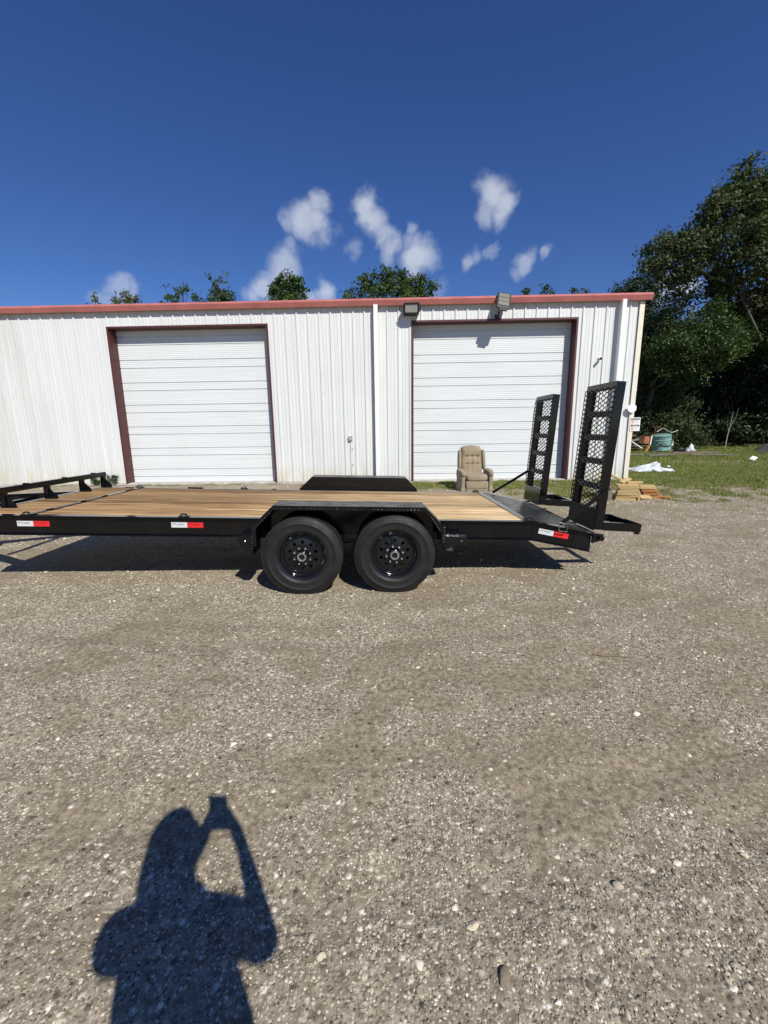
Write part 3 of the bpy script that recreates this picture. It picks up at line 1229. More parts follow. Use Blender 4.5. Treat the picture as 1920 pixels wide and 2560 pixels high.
for s in (0, 1):
    def yy(d):
        return d if s == 0 else W - d
    inner = offs(FP, .006)
    m = MB()
    n = len(FP)
    ya, yb = sorted((yy(-.300), yy(-.0115)))
    for i in range(n - 1):
        q = [FP[i], FP[i + 1], inner[i + 1], inner[i]]
        m.prism(q, ya, yb, 'y')
    fe = m.build('fender', 'black_tread_plate', tr)
    # rolled outer lip
    lip = offs(FP, .040)
    m = MB()
    ya, yb = sorted((yy(-.306), yy(-.3005)))
    for i in range(n - 1):
        m.prism([FP[i], FP[i + 1], lip[i + 1], lip[i]], ya, yb, 'y')
    m.build('fender_lip', 'black_gloss_paint', fe)
    # deck-side wall
    ya, yb = sorted((yy(-.011), yy(-.0005)))
    MB().prism([(-1.357, .47), (-1.352, .655), (-1.158, .843), (.235, .843), (.388, .70), (.434, .612), (.434, .47)], ya, yb, 'y').build('fender_wall', 'black_gloss_paint', fe)
    # weld dots
    m = MB()
    yv = yy(-.308)
    rows = []
    for i in range(40):
        if RNG.uniform() < .75:
            rows.append((-1.15 + i * .034, .822))
    for i in range(8):
        rows.append((-1.362 + RNG.uniform(-.004, .004), .44 + i * .028))
        rows.append((-1.34 + i * .021, .655 + i * .021 - .03))
        rows.append((.30 + i * .012, .755 - i * .018))
        rows.append((.425, .66 - i * .02))
    for px, pz in rows:
        m.ball((px, yv, pz), RNG.uniform(.0025, .0055), 6, 4)
    tag(m.build('weld_beads', 'weld_metal', fe), kind='stuff')
    # step brackets before and behind
    ya, yb = sorted((yy(-.26), yy(-.0)))
    MB().prism([(-1.51, .548), (-1.37, .548), (-1.37, .36), (-1.43, .36), (-1.51, .50)], ya, yb, 'y').build('fender_bracket', 'black_rough_paint', fe)
    MB().prism([(.442, .562), (.650, .556), (.655, .503), (.50, .455), (.442, .42)], ya, yb, 'y').build('fender_bracket', 'black_rough_paint', fe)
    m = MB()
    for i in range(16):
        m.ball((.462 + i * .012, yy(-.20 + RNG.uniform(-.03, .03)), .563), RNG.uniform(.003, .006), 6, 4)
    tag(m.build('weld_beads', 'weld_metal', fe), kind='stuff')
    MB().b2(.470, .532, *sorted((yy(-.2), yy(-.12))), .405, .442).build('marker_light', 'lamp_glass', fe, bevel=.004)
    for bx in (-1.44, .60):
        MB().ball((bx, yy(-.264), .52 if bx > 0 else .495), .009, 8, 5).build('bolt', 'chrome', fe)

# wheels: tyre, rim, hub, lugs
WX = (-.90, -.02)
HUB_Z = .377
R_T = .385


def tyre_profile():
    # (radius, axial) outer sidewall at -.1175
    return [(.222, -.088), (.232, -.098), (.250, -.108), (.254, -.1115), (.262, -.1135), (.266, -.1125), (.300, -.119), (.318, -.1192), (.320, -.1215), (.326, -.1212), (.328, -.1178), (.340, -.115), (.360, -.106), (.3755, -.092), (.3805, -.088),
            (.384, -.078), (.385, -.052), (.379, -.050), (.379, -.043), (.385, -.041), (.3855, -.006), (.379, -.004), (.379, .004), (.3855, .006),
            (.385, .041), (.379, .043), (.379, .050), (.385, .052), (.384, .078), (.3805, .088), (.3755, .092), (.360, .106), (.335, .117),
            (.300, .119), (.262, .112), (.232, .098), (.222, .088)]


def wheel_holes(m, n, rc, rh, r_in, r_out, zf):
    """annulus with n round holes; zf(r) axial position"""
    K = 16
    for i in range(n):
        a0, a1 = 2 * math.pi * i / n, 2 * math.pi * (i + 1) / n
        am = (a0 + a1) / 2
        outer = []
        for k in range(K):
            t = 2 * math.pi * k / K + math.pi / K
            # map square boundary
            cx, cy = math.cos(t), math.sin(t)
            q = max(abs(cx), abs(cy))
            sx, sy = cx / q, cy / q
            r = (r_in + r_out) / 2 + sx * (r_out - r_in) / 2
            outer.append((r, am + sy * (a1 - a0) / 2))
        vs = []
        for r, a in outer:
            vs.append((r * math.cos(a), zf(r), r * math.sin(a)))
        hx, hz = rc * math.cos(am), rc * math.sin(am)
        for k in range(K):
            t = 2 * math.pi * k / K + math.pi / K
            u = (math.cos(am), math.sin(am))
            w = (-math.sin(am), math.cos(am))
            x = hx + rh * (math.cos(t) * u[0] + math.sin(t) * w[0])
            z = hz + rh * (math.cos(t) * u[1] + math.sin(t) * w[1])
            vs.append((x, zf(math.hypot(x, z)), z))
        for k in range(K):
            x, y, z = vs[K + k]
            vs.append((x, y + .010, z))
        fs = []
        for k in range(K):
            k2 = (k + 1) % K
            fs.append((k, k2, K + k2, K + k))
            fs.append((K + k, K + k2, 2 * K + k2, 2 * K + k))
        m.add(vs, fs)


def build_wheel(spin):
    w = empty('wheel')
    w.parent = tr
    m = MB().lathe(tyre_profile(), 72)
    m.build('tyre', 'tyre_rubber', w, smooth='all')
    # worn dusty tread blocks at the shoulder
    m = MB()
    for i in range(96):
        a = 2 * math.pi * i / 96
        ca, sa = math.cos(a), math.sin(a)
        R_ = Matrix.Rotation(-a, 3, 'Y')
        for y in (-.0845, .0845):
            m.box((ca * .3795, y, sa * .3795), (.008, .010, .014), R_)
    tag(m.build('tread_lugs', 'tyre_tread_dust', w), kind='stuff')
    zf = lambda r: -.034 - .012 * math.exp(-((r - .10) / .05) ** 2)
    m = MB().lathe([(.224, -.092), (.233, -.100), (.236, -.096), (.232, -.088), (.216, -.082), (.210, -.070), (.205, -.052), (.198, -.048),
                    (.190, -.030), (.182, -.028), (.172, zf(.172))], 64)
    m.lathe([(.185, -.0285), (.176, -.032), (.166, zf(.168) + .0035)], 64)
    m.lathe([(.112, zf(.11) + .004), (.100, -.047)], 64)
    wheel_holes(m, 10, .132, .0165, .105, .174, zf)
    m.lathe([(.105, zf(.105)), (.098, -.052), (.062, -.054), (.052, -.050), (.03, -.05), (.001, -.05)], 40)
    m.lathe([(.222, -.086), (.20, .02), (.19, .09), (.222, .092)], 48)
    m.build('rim', 'black_rim_paint', w, smooth=True)
    m = MB().lathe([(.052, -.05), (.050, -.085), (.044, -.090), (.030, -.092), (.001, -.092)], 28)
    m.build('hub_cap', 'black_rim_paint', w, smooth=True)
    m = MB().lathe([(.028, -.091), (.028, -.106), (.033, -.112), (.041, -.111), (.045, -.100), (.045, -.090)], 32)
    m.build('hub_ring', 'chrome', w, smooth=True)
    for i in range(8):
        a = spin + 2 * math.pi * i / 8
        c = (math.cos(a) * .081, 0, math.sin(a) * .081)
        n = MB().lathe([(.0135, -.048), (.0135, -.066), (.012, -.072), (.008, -.082), (.001, -.085)], 6, c)
        n.build('lug_nut', 'chrome', w, smooth=True)
    m = MB().lathe([(.001, .02), (.12, .02), (.15, .03), (.155, .10), (.05, .11), (.001, .11)], 28)
    m.build('brake_drum', 'black_gloss_paint', w, smooth=True)
    return w


def place_wheel(w, xw, near):
    # hub centre over the ground, trailer coordinates
    yl = -.1760 if near else W + .1760
    wy = 4.0946 + .0461 * xw
    p = TM @ Vector((xw, yl, 0))
    l = TMI @ Vector((p.x, p.y, HUB_Z))
    w.location = (l.x, yl, l.z)
    if not near:
        w.rotation_euler = (0, 0, math.pi)


def copy_tree(o, parent):
    c = o.copy()
    S.collection.objects.link(c)
    c.parent = parent
    for ch in list(o.children):
        copy_tree(ch, c)
    return c


w1 = build_wheel(.39)
w2 = build_wheel(.24)
w3 = copy_tree(w1, tr)
w4 = copy_tree(w2, tr)
place_wheel(w1, WX[0], True)
place_wheel(w2, WX[1], True)
place_wheel(w3, WX[0], False)
place_wheel(w4, WX[1], False)

# running gear
for xw in WX:
    l = TMI @ (TM @ Vector((xw, 1, 0)) * 1)
    zc = .36 + .03 * (xw + .4)
    MB().tube([(xw, -.10, zc), (xw, W + .10, zc)], .042, 14).build('axle', 'black_gloss_paint', tr, smooth=True)
    for y in (.10, W - .10):
        m = MB()
        for q in range(4):
            hl = .36 - q * .07
            m.tube([(xw - hl, y, zc + .075 - .012 * q), (xw, y, zc + .05 - .012 * q), (xw + hl, y, zc + .075 - .012 * q)], .012, 6)
        m.build('leaf_spring', 'black_gloss_paint', tr)
for x in (-1.30, -.46, .37):
    for y in (.10, W - .10):
        MB().b2(x - .035, x + .035, y - .03, y + .03, .37, ZB - .0005).build('spring_hanger', 'black_gloss_paint', tr)
        if x == -.46:
            MB().prism([(x - .13, .41), (x + .13, .41), (x + .05, .33), (x - .05, .33)], y - .045, y - .031, 'y').build('equalizer', 'black_rough_paint', tr)
MB().prism([(-.60, .47), (-.32, .47), (-.32, .70), (-.60, .70)], -.004, .0, 'y').build('gusset_plate', 'black_rough_paint', tr)

# dovetail plate and rear end
v = []
for x in (XK - .04, XE):
    for y in (.085, W - .085):
        for z in (ZT - .012, ZT + .001):
            v.append((x, y, tz(x, z)))
MB().add(v, [(0, 1, 3, 2), (4, 6, 7, 5), (0, 4, 5, 1), (2, 3, 7, 6), (0, 2, 6, 4), (1, 5, 7, 3)]).build('dovetail_plate', 'black_tread_plate', tr)
MB().b2(XE - .06, XE - .002, .06, W - .06, .345, .528).build('rear_bumper', 'black_rough_paint', tr, bevel=.004)
for yv in (.044, W - .047):
    MB().prism([(1.80, tz(1.80, ZB + .012)), (XE, tz(XE, ZB + .012)), (XE, tz(XE, ZT - .012)), (1.86, tz(1.86, ZT - .012))], yv - .002 if yv < 1 else yv + .003, yv + .001 if yv < 1 else yv + .006, 'y').build('end_gusset', 'black_rough_paint', tr)
MB().tube([(2.080, -.03, .50), (2.080, W + .03, .50)], .027, 16).build('hinge_tube', 'black_gloss_paint', tr, smooth=True)
for y in (.02, .60, 1.47, 2.08):
    MB().prism([(XE - .0015, .44), (2.10, .47), (2.115, .535), (XE - .0015, .538)], y - .012, y + .012, 'y').build('hinge_lug', 'black_rough_paint', tr)
# latch loop on the tail
m = MB()
m.tube([(1.640, -.006, .655), (1.640, -.006, .572), (1.725, -.006, .556), (1.725, -.006, .640), (1.640, -.006, .655)], .005, 6)
m.build('latch_loop', 'weld_metal', tr)


# ramps
def build_ramp(ya, yb, first):
    rp = empty('ramp', (2.11, (ya + yb) / 2, .575), (0, math.radians(2.4), 0))
    rp.parent = tr
    hw = (yb - ya) / 2
    H = 1.465
    for s in (-1, 1):
        # side channel: web outwards, two flanges
        m = MB()
        yo = s * hw
        m.b2(-.085, .0, *sorted((yo, yo - s * .006)), 0, H)
        m.b2(-.085, -.079, *sorted((yo - s * .0065, yo - s * .040)), 0, H)
        m.b2(-.006, .0, *sorted((yo - s * .0065, yo - s * .040)), 0, H)
        m.build('side_channel', 'black_gloss_paint', rp, bevel=.0015)
    MB().b2(-.09, .004, -hw + .0415, hw - .0415, H - .052, H).build('top_bar', 'black_gloss_paint', rp, bevel=.002)
    m = MB()
    m.b2(-.092, -.0855, -hw - .002, hw + .002, H - .075, H + .002)
    m.build('top_plate', 'black_gloss_paint', rp)
    for z in (.21, .465, .715, .955, 1.19):
        m = MB()
        m.b2(-.078, -.030, -hw + .041, hw - .041, z - .004, z + .004)
        m.b2(-.078, -.073, -hw + .041, hw - .041, z - .060, z - .0045)
        m.build('rung', 'black_gloss_paint', rp)
    # expanded metal: staggered strands
    m = MB()
    LW, SW = .108, .049
    zz = .215
    row = 0
    x = -.096
    while zz < H - .07:
        # one wavy strand per half row
        n0 = int((2 * hw + .03) / (LW / 2)) + 1
        pts = []
        for i in range(n0 + 1):
            y = -hw - .018 + i * LW / 2
            up = ((i + row) % 2)
            dz = SW * .5 * up
            for q in (-.16, .16):
                pts.append((y + q * LW / 2, zz + dz))
        for (a, b), (c, d) in zip(pts, pts[1:]):
            if a > hw + .02:
                break
            m.bar((x + RNG.uniform(-.002, .002), a, b), (x, min(c, hw + .02), d), .0055, .0085, (-.5, 0, 1))
        zz += SW * .5
        row += 1
    m.build('expanded_mesh', 'black_rough_paint', rp)
    MB().b2(-.0995, -.0925, -hw, hw, -.01, .21).build('kick_plate', 'black_gloss_paint', rp)
    # folding foot sticking out behind
    ft = MB()
    ft.b2(.002, .40, -hw, -hw + .045, -.005, .08)
    ft.b2(.002, .40, hw - .045, hw, -.005, .08)
    ft.b2(.355, .40, -hw + .0455, hw - .0455, -.005, .08)
    fo = ft.build('ramp_foot', 'black_gloss_paint', rp, bevel=.004)
    MB().b2(.36, .395, -hw + .01, -hw + .05, -.03, -.006).build('foot_pad', 'black_rough_paint', fo)
    if first:
        MB().tube([(-.087, hw + .03, 1.15), (-.087, hw + .05, 1.17), (-.087, hw + .05, 1.31), (-.087, hw + .03, 1.33)], .006, 6).build('grab_handle', 'black_gloss_paint', rp)
    return rp


build_ramp(.03, .60, False)
build_ramp(1.49, 2.06, True)
for (p0, p1) in (((1.655, .018, .632), (2.115, .018, .985)), ((1.54, W - .02, .655), (2.05, W - .02, .985))):
    MB().bar(p0, p1, .012, .038).build('ramp_brace', 'black_gloss_paint', tr, bevel=.002)
    MB().tube([(p1[0] - .01, p1[1] - .03, p1[2] - .01), (p1[0] - .01, p1[1] + .03, p1[2] - .01)], .008, 8).build('brace_pin', 'weld_metal', tr)

# reflective decals
for cx, cz, tilt in ((-3.62, .570, 0.), (-2.105, .574, 0.), (1.612, .526, -math.atan2(.118, .62))):
    Rm = Matrix.Rotation(-tilt, 4, 'Y')
    for s, mt, tmt in ((-1, 'decal_white', 'decal_black'), (1, 'decal_red', 'decal_dark_red')):
        m = MB()
        c = Vector((cx, .0437, cz)) + Rm.to_3x3() @ Vector((s * .0795, 0, 0))
        m.box(c, (.158, .0012, .054), Rm.to_3x3())
        dc = m.build('reflective_decal', mt, tr)
        M = Matrix.Translation(c + Vector((.012, -.0011, .004))) @ Rm @ Matrix.Rotation(math.pi / 2, 4, 'X') @ Matrix.Diagonal((1.0, 1.2, 1, 1))
        text_mesh('lettering', 'PATRIOT', .018, tmt, dc, M)
        arc = [c + Rm.to_3x3() @ Vector((-.05 + .016 * math.cos(a), -.0012, .002 + .014 * math.sin(a))) for a in np.linspace(.2, 3.4, 8)]
        MB().tube(arc, .0022, 5).build('emblem', tmt, dc)

# ------------------------------------------------------------------ recliner armchair
def rounded(m, c, s, p=4.0, n=14, fn=None, rot=None):
    """superellipsoid cushion centred at c with full sizes s"""
    vs, fs = [], []
    rows = n
    for i in range(rows + 1):
        th = -math.pi / 2 + math.pi * i / rows
        for j in range(2 * n):
            ph = 2 * math.pi * j / (2 * n)

            def sp(a):
                return math.copysign(abs(a) ** (2 / p), a)
            x = sp(math.cos(th)) * sp(math.cos(ph))
            y = sp(math.cos(th)) * sp(math.sin(ph))
            z = sp(math.sin(th))
            q = Vector((x * s[0] / 2, y * s[1] / 2, z * s[2] / 2))
            if fn:
                q = fn(q)
            if rot is not None:
                q = rot @ q
            vs.append(q + Vector(c))
    for i in range(rows):
        for j in range(2 * n):
            k = (j + 1) % (2 * n)
            fs.append((i * 2 * n + j, i * 2 * n + k, (i + 1) * 2 * n + k, (i + 1) * 2 * n + j))
    return m.add(vs, fs)


ch = empty('recliner_armchair', (2.075, 10.50, 0), (0, 0, math.radians(6)))
ch.scale = (.95, .92, .945)
tag(ch, 'worn tan tufted recliner armchair facing the yard by the right door', 'armchair')


def cpart(name, m, sub=1, parent=ch):
    o = m.build(name, 'tan_velour', parent, smooth='all')
    return o


m = MB()
m.b2(-.31, .31, .06, .80, .06, .26)
m.build('base', 'tan_velour', ch, bevel=.02, seg=2)
MB().b2(-.29, .29, .10, .78, .0, .06).build('base_frame', 'dark_underside', ch)
cpart('footrest_panel', rounded(MB(), (0, .045, .175), (.595, .09, .20), 9))
cpart('skirt_panel', rounded(MB(), (0, .050, .055), (.585, .07, .11), 12))
cpart('seat_cushion', rounded(MB(), (0, .33, .355), (.60, .72, .19), 5, 16, lambda q: Vector((q.x, q.y, q.z + .025 * math.cos(q.x * 4.5) * math.cos(q.y * 4)))))
# tufted back
BW, BH = .60, .80
vs, fs = [], []
NX, NZ = 48, 56
tuft = [(-.145, .50), (0, .50), (.145, .50), (-.145, .30), (0, .30), (.145, .30)]
for i in range(NZ + 1):
    z = BH * i / NZ
    half = BW / 2 * (1 - .07 * (z / BH)) * (1 - .10 * max(0, (z / BH - .86) / .14) ** 2)
    for j in range(NX + 1):
        u = -1 + 2 * j / NX
        x = u * half
        e = max(0., 1 - abs(u) ** 6)
        ez = max(0., 1 - max(0, (z / BH - .80) / .20) ** 3.0) * max(0., 1 - max(0, (.06 - z / BH) / .06) ** 3)
        d = .11 * (e ** .5) * (max(ez, 0) ** .5)
        if z > .50:
            d += .035 * math.sin(min(1, (z - .50) / .30) * math.pi) * e
        for tx, tz_ in tuft:
            r2 = ((x - tx) ** 2 + (z - tz_) ** 2) / .0011
            d -= .030 * math.exp(-r2)
        for tx in (-.145, 0, .145):
            d -= .018 * math.exp(-((x - tx) / .012) ** 2) * (1 if z < .50 else 0) * (.5 + .5 * (z > .05))
        for tz_ in (.50, .30):
            d -= .020 * math.exp(-((z - tz_) / .013) ** 2) * (1 if abs(x) < .24 else .0)
        arch = .035 * (1 - u * u) * (z / BH)
        vs.append((x, -d, z + arch))
for i in range(NZ):
    for j in range(NX):
        a = i * (NX + 1) + j
        fs.append((a, a + 1, a + NX + 2, a + NX + 1))
o0 = len(vs)
vs += [(-BW / 2 * .97, .12, 0), (BW / 2 * .97, .12, 0), (BW / 2 * .86, .12, BH - .02), (-BW / 2 * .86, .12, BH - .02)]
top = [NZ * (NX + 1) + j for j in range(NX + 1)]
bot = list(range(NX + 1))
lf = [i * (NX + 1) for i in range(NZ + 1)]
rg = [i * (NX + 1) + NX for i in range(NZ + 1)]
fs += [tuple(bot[::-1]) + (o0, o0 + 1), tuple(top) + (o0 + 2, o0 + 3), tuple(lf) + (o0 + 3, o0), tuple(rg[::-1]) + (o0 + 1, o0 + 2), (o0, o0 + 3, o0 + 2, o0 + 1)]
RB = Matrix.Rotation(math.radians(-9), 3, 'X')
bk = MB().add([RB @ Vector(p) + Vector((0, .62, .37)) for p in vs], fs)
cpart('back_cushion', bk)
for s in (-1, 1):
    # wings beside the back
    def wf(q, s=s):
        k = (q.z + .3) / .6
        return Vector((q.x + s * .02 * (1 - k), q.y * (1.0 - .25 * k), q.z))
    cpart('wing', rounded(MB(), (s * .325, .66, .80), (.085, .22, .56), 4, 12, wf, RB))
    # arms: roll on top, slab below
    m = MB()
    rounded(m, (s * .375, .30, .50), (.155, .66, .17), 3.0, 14, lambda q: Vector((q.x, q.y, q.z - .16 * max(0, -q.y - .05))))
    arm = cpart('arm', m)
    m = MB()
    m.prism([(-.055, .02), (.055, .02), (.045, .30), (.06, .45), (-.06, .45), (-.045, .30)], -.0, .58, 'y')
    m.v = [(x + s * .375, y - .0 + .02, z) for x, y, z in m.v]
    m.build('arm_front', 'tan_velour', arm, bevel=.018, seg=3, smooth=True)
    MB().b2(s * .375 - .062, s * .375 + .062, -.0, .60, .005, .085).build('arm_foot', 'tan_velour', arm, bevel=.015, seg=2)
for x_, z_ in tuft:
    p = RB @ Vector((x_, -.082, z_ + .02)) + Vector((0, .62, .37))
    MB().ball(p, .011, 8, 5, (1, .5, 1)).build('tuft_button', 'tan_velour', ch)


# ------------------------------------------------------------------ trees
def leaf_cloud(name, blobs, n, size, mat, parent, seed=0, clump=.45, flat=.0, per=26, kind=None):
    """blobs: (centre, (rx, ry, rz), weight).  Leaves sit in twig-sized clumps near each blob's shell."""
    r = np.random.default_rng(seed)
    C = np.array([b[0] for b in blobs], float)
    RR = np.array([b[1] if isinstance(b[1], (tuple, list)) else (b[1],) * 3 for b in blobs], float)
    w = np.array([(b[2] if len(b) > 2 else 1.) for b in blobs]) * RR.prod(1) ** (2 / 3)
    nc = max(1, n // per)
    bi = r.choice(len(blobs), nc, p=w / w.sum())
    d = r.normal(size=(nc, 3))
    d /= np.linalg.norm(d, axis=1, keepdims=True)
    rad = r.uniform(.30, 1.0, nc) ** .5 * r.uniform(.78, 1.16, nc)
    cc = C[bi] + d * RR[bi] * rad[:, None]
    ci = np.repeat(np.arange(nc), per)
    N = len(ci)
    off = r.normal(size=(N, 3)) * clump * r.uniform(.35, .75, (nc, 1))[ci] * np.array([1, 1, .7])
    p = cc[ci] + off
    nrm = d[ci] * .6 + r.normal(size=(N, 3)) * .7 + np.array([0, 0, .45])
    nrm /= np.linalg.norm(nrm, axis=1, keepdims=True)
    t = np.cross(nrm, r.normal(size=(N, 3)))
    t /= np.linalg.norm(t, axis=1, keepdims=True)
    b = np.cross(nrm, t)
    s = size * r.uniform(.6, 1.35, (N, 1))
    # leaf: two triangles folded along the mid rib (pointed ends)
    v0 = p - t * s * .6
    v1 = p + b * s * .32 + nrm * s * .10
    v2 = p + t * s * .6 - nrm * s * .06
    v3 = p - b * s * .32 + nrm * s * .10
    V = np.stack([v0, v1, v2, v3], 1).reshape(-1, 3)
    base = np.arange(N) * 4
    F = np.stack([base, base + 1, base + 2, base, base + 2, base + 3], 1).reshape(-1, 3)
    me = bpy.data.meshes.new(name)
    me.vertices.add(len(V))
    me.vertices.foreach_set('co', V.astype(np.float32).ravel())
    me.loops.add(F.size)
    me.polygons.add(len(F))
    me.loops.foreach_set('vertex_index', F.ravel().astype(np.int32))
    me.polygons.foreach_set('loop_start', np.arange(0, F.size, 3, dtype=np.int32))
    me.update()
    at = me.attributes.new('var', 'FLOAT', 'POINT')
    val = np.clip(r.uniform(0, 1, nc)[ci] * .7 + r.uniform(0, 1, N) * .3, 0, 1)
    at.data.foreach_set('value', np.repeat(val, 4).astype(np.float32))
    me.materials.append(MATS[mat])
    o = bpy.data.objects.new(name, me)
    S.collection.objects.link(o)
    if parent:
        o.parent = parent
    return o, cc


def limb_pts(a, b, r, k=6, wob=.06):
    a, b = np.array(a, float), np.array(b, float)
    L = np.linalg.norm(b - a)
    pts = []
    for i in range(k + 1):
        t = i / k
        p = a + (b - a) * t
        if 0 < i < k:
            p = p + r.normal(size=3) * L * wob
        pts.append(tuple(p))
    return pts


def tree(name, base, blobs, n, size, mat, label, cat='tree', nlimb=99, lobes=False, trunk_r=.2, bark='bark', seed=0, clump=.45, extra=(), group=None, per=26, twigs=40, fork=None):
    bx, by = base[0], base[1]
    t = empty(name, (bx, by, 0))
    tag(t, label, cat, group)
    r = np.random.default_rng(seed + 100)
    B = [((c[0] - bx, c[1] - by, c[2]), *rest) for c, *rest in blobs]
    if lobes:
        for b in list(B):
            for q in range(3):
                d = r.normal(size=3)
                d = d / np.linalg.norm(d)
                B.append((tuple(np.array(b[0]) + d * b[1] * 1.0), b[1] * r.uniform(.3, .5)))
                nlimb = min(nlimb, len(blobs))
    crown, cc = leaf_cloud('crown', B, n, size, mat, t, seed, clump, per=per)
    m = MB()
    zs = [b[0][2] for b in B]
    ztop = fork if fork else min(zs)
    cx = np.mean([b[0][0] for b in B])
    cy = np.mean([b[0][1] for b in B])
    fk = (cx * .3, cy * .3, ztop * .9)
    tp = limb_pts((0, 0, -.2), fk, r, 5, .015)
    m.tube(tp, [trunk_r * (1.25 - .5 * i / 5) for i in range(6)], 10)
    m.build('trunk', bark, t, smooth='all')
    m = MB()
    for b in B[:nlimb]:
        lp = limb_pts(fk, b[0], r, 5, .05)
        m.tube(lp, [trunk_r * .30 * (1 - .85 * i / 5) for i in range(6)], 7)
    for k in r.choice(len(cc), min(twigs, len(cc)), replace=False):
        c = cc[k]
        j = int(np.argmin([np.linalg.norm(np.array(b[0]) - c) for b in B]))
        lp = limb_pts(B[j][0], tuple(c), r, 3, .08)
        m.tube(lp, [.035, .025, .016, .008], 5)
    for pts, rr in extra:
        m.tube([(p[0] - bx, p[1] - by, p[2]) for p in pts], rr, 8)
    m.build('limbs', bark, t, smooth='all')
    return t


oakb = [((15.2, 21.2, 11.7), 1.25), ((14.4, 20.6, 10.95), 1.2), ((15.9, 20.2, 10.3), 1.45), ((13.35, 20.8, 9.85), 1.0), ((12.2, 21.0, 9.7), .85),
        ((11.9, 20.6, 8.95), .75), ((12.9, 20.4, 9.05), 1.0), ((14.3, 20.0, 9.4), 1.2), ((15.6, 19.8, 8.8), 1.35), ((16.8, 20.6, 7.9), 1.3),
        ((11.95, 20.9, 8.25), .55), ((14.9, 20.6, 7.95), .9), ((16.2, 21.4, 12.0), 1.0), ((17.8, 21.0, 10.3), 1.9), ((18.4, 20.6, 8.0), 1.8),
        ((17.4, 21.4, 12.3), 1.3), ((12.9, 21.0, 8.15), .7), ((20.2, 20.6, 9.6), 2.2), ((20.6, 20.0, 12.4), 2.0), ((22.6, 20.2, 8.4), 2.4), ((23.0, 20.5, 11.5), 2.2),
        ((21.0, 18.6, 9.2), 1.6), ((23.0, 18.2, 10.6), 1.8), ((15.9, 21.2, 7.2), .8), ((17.0, 21.4, 6.6), .9), ((18.2, 21.6, 6.2), 1.0)]
OK_ = 25.6 / 21.0


def osc(p):
    return (p[0] * OK_, p[1] * OK_, (p[2] - 1.54) * OK_ + 1.16)


oakb = [(osc(c), r * OK_ * .80) for c, r in oakb]
_r = np.random.default_rng(77)
for c, r in list(oakb):
    for q in range(3):
        d = _r.normal(size=3)
        d = d / np.linalg.norm(d)
        oakb.append((tuple(np.array(c) + d * r * 1.05), r * _r.uniform(.32, .5)))
tree('oak_tree', (25.4, 26.6), oakb, 95000, .16, 'oak_leaf', 'tallest tree, a spreading oak leaning in over the right edge', trunk_r=.40, seed=1, clump=.36, twigs=160, fork=6.2, per=34, nlimb=10,
     extra=[([osc(p) for p in pp], rr) for pp, rr in [([(20.3, 22.0, 5.3), (19.3, 23.4, 6.2), (18.55, 24.0, 7.05), (18.2, 24.2, 7.35)], [.17, .12, .075, .04]),
            ([(18.6, 24.0, 7.0), (18.2, 24.2, 7.0), (17.8, 24.3, 7.2)], [.09, .07, .03]),
            ([(16.4, 20.4, 7.6), (15.2, 20.6, 7.25), (14.0, 20.7, 7.35), (13.2, 20.8, 7.1), (12.6, 20.8, 6.8)], [.07, .055, .04, .025, .01]),
            ([(15.2, 20.6, 7.25), (14.5, 20.3, 6.85), (14.1, 20.3, 6.5)], [.05, .03, .012]),
            ([(13.6, 20.8, 7.2), (13.3, 20.7, 6.5), (13.35, 20.7, 6.0), (13.1, 20.7, 5.6)], [.03, .022, .016, .008])]], bark='bark')
# woods behind the lawn
tree('leafy_tree', (15.0, 27.2), [((16.1, 24.4, 6.3), 1.0), ((17.1, 24.5, 6.9), .95), ((15.0, 24.4, 5.4), 1.1), ((16.5, 24.2, 5.1), 1.2), ((18.2, 24.4, 6.1), 1.05)],
     19000, .125, 'fresh_leaf', 'bright green tree between the building corner and the oak', lobes=True, trunk_r=.2, seed=2, clump=.40)
tree('slender_tree', (19.6, 37), [((18.2, 36, 11.9), 1.1), ((19.6, 36, 11.8), 1.4), ((20.4, 36, 10.4), 1.5), ((19.4, 36, 9.0), 1.7), ((20.6, 36.4, 8.6), 1.6), ((18.2, 36, 10.3), 1.3)],
     20000, .15, 'blue_green_leaf', 'blue green tree rising just behind the right end of the roof', lobes=True, trunk_r=.22, seed=3, clump=.42)
tree('vine_covered_tree', (15.6, 28.4), [((15.4, 27.5, 5.2), 1.5), ((15.0, 27.6, 3.6), 1.6), ((16.3, 27.3, 3.9), 1.5), ((15.7, 27.4, 6.9), 1.2), ((17.0, 27.6, 6.0), 1.3), ((14.2, 27.8, 6.0), 1.3)],
     34000, .115, 'bush_leaf', 'dense vine covered tree right beside the building corner', lobes=True, trunk_r=.2, seed=4, clump=.34)
tree('large_bush', (16.6, 26.9), [((15.6, 26.4, 1.5), 1.3), ((16.8, 26.2, 1.6), 1.25), ((17.7, 26.3, 1.0), .9), ((16.4, 26.5, 2.8), 1.2), ((14.6, 26.6, 1.8), 1.2), ((18.3, 26.6, .7), .7)],
     22000, .11, 'bush_leaf', 'rounded green bush spilling onto the grass behind the drum', 'bush', lobes=True, trunk_r=.09, seed=5, clump=.28)
k = 0
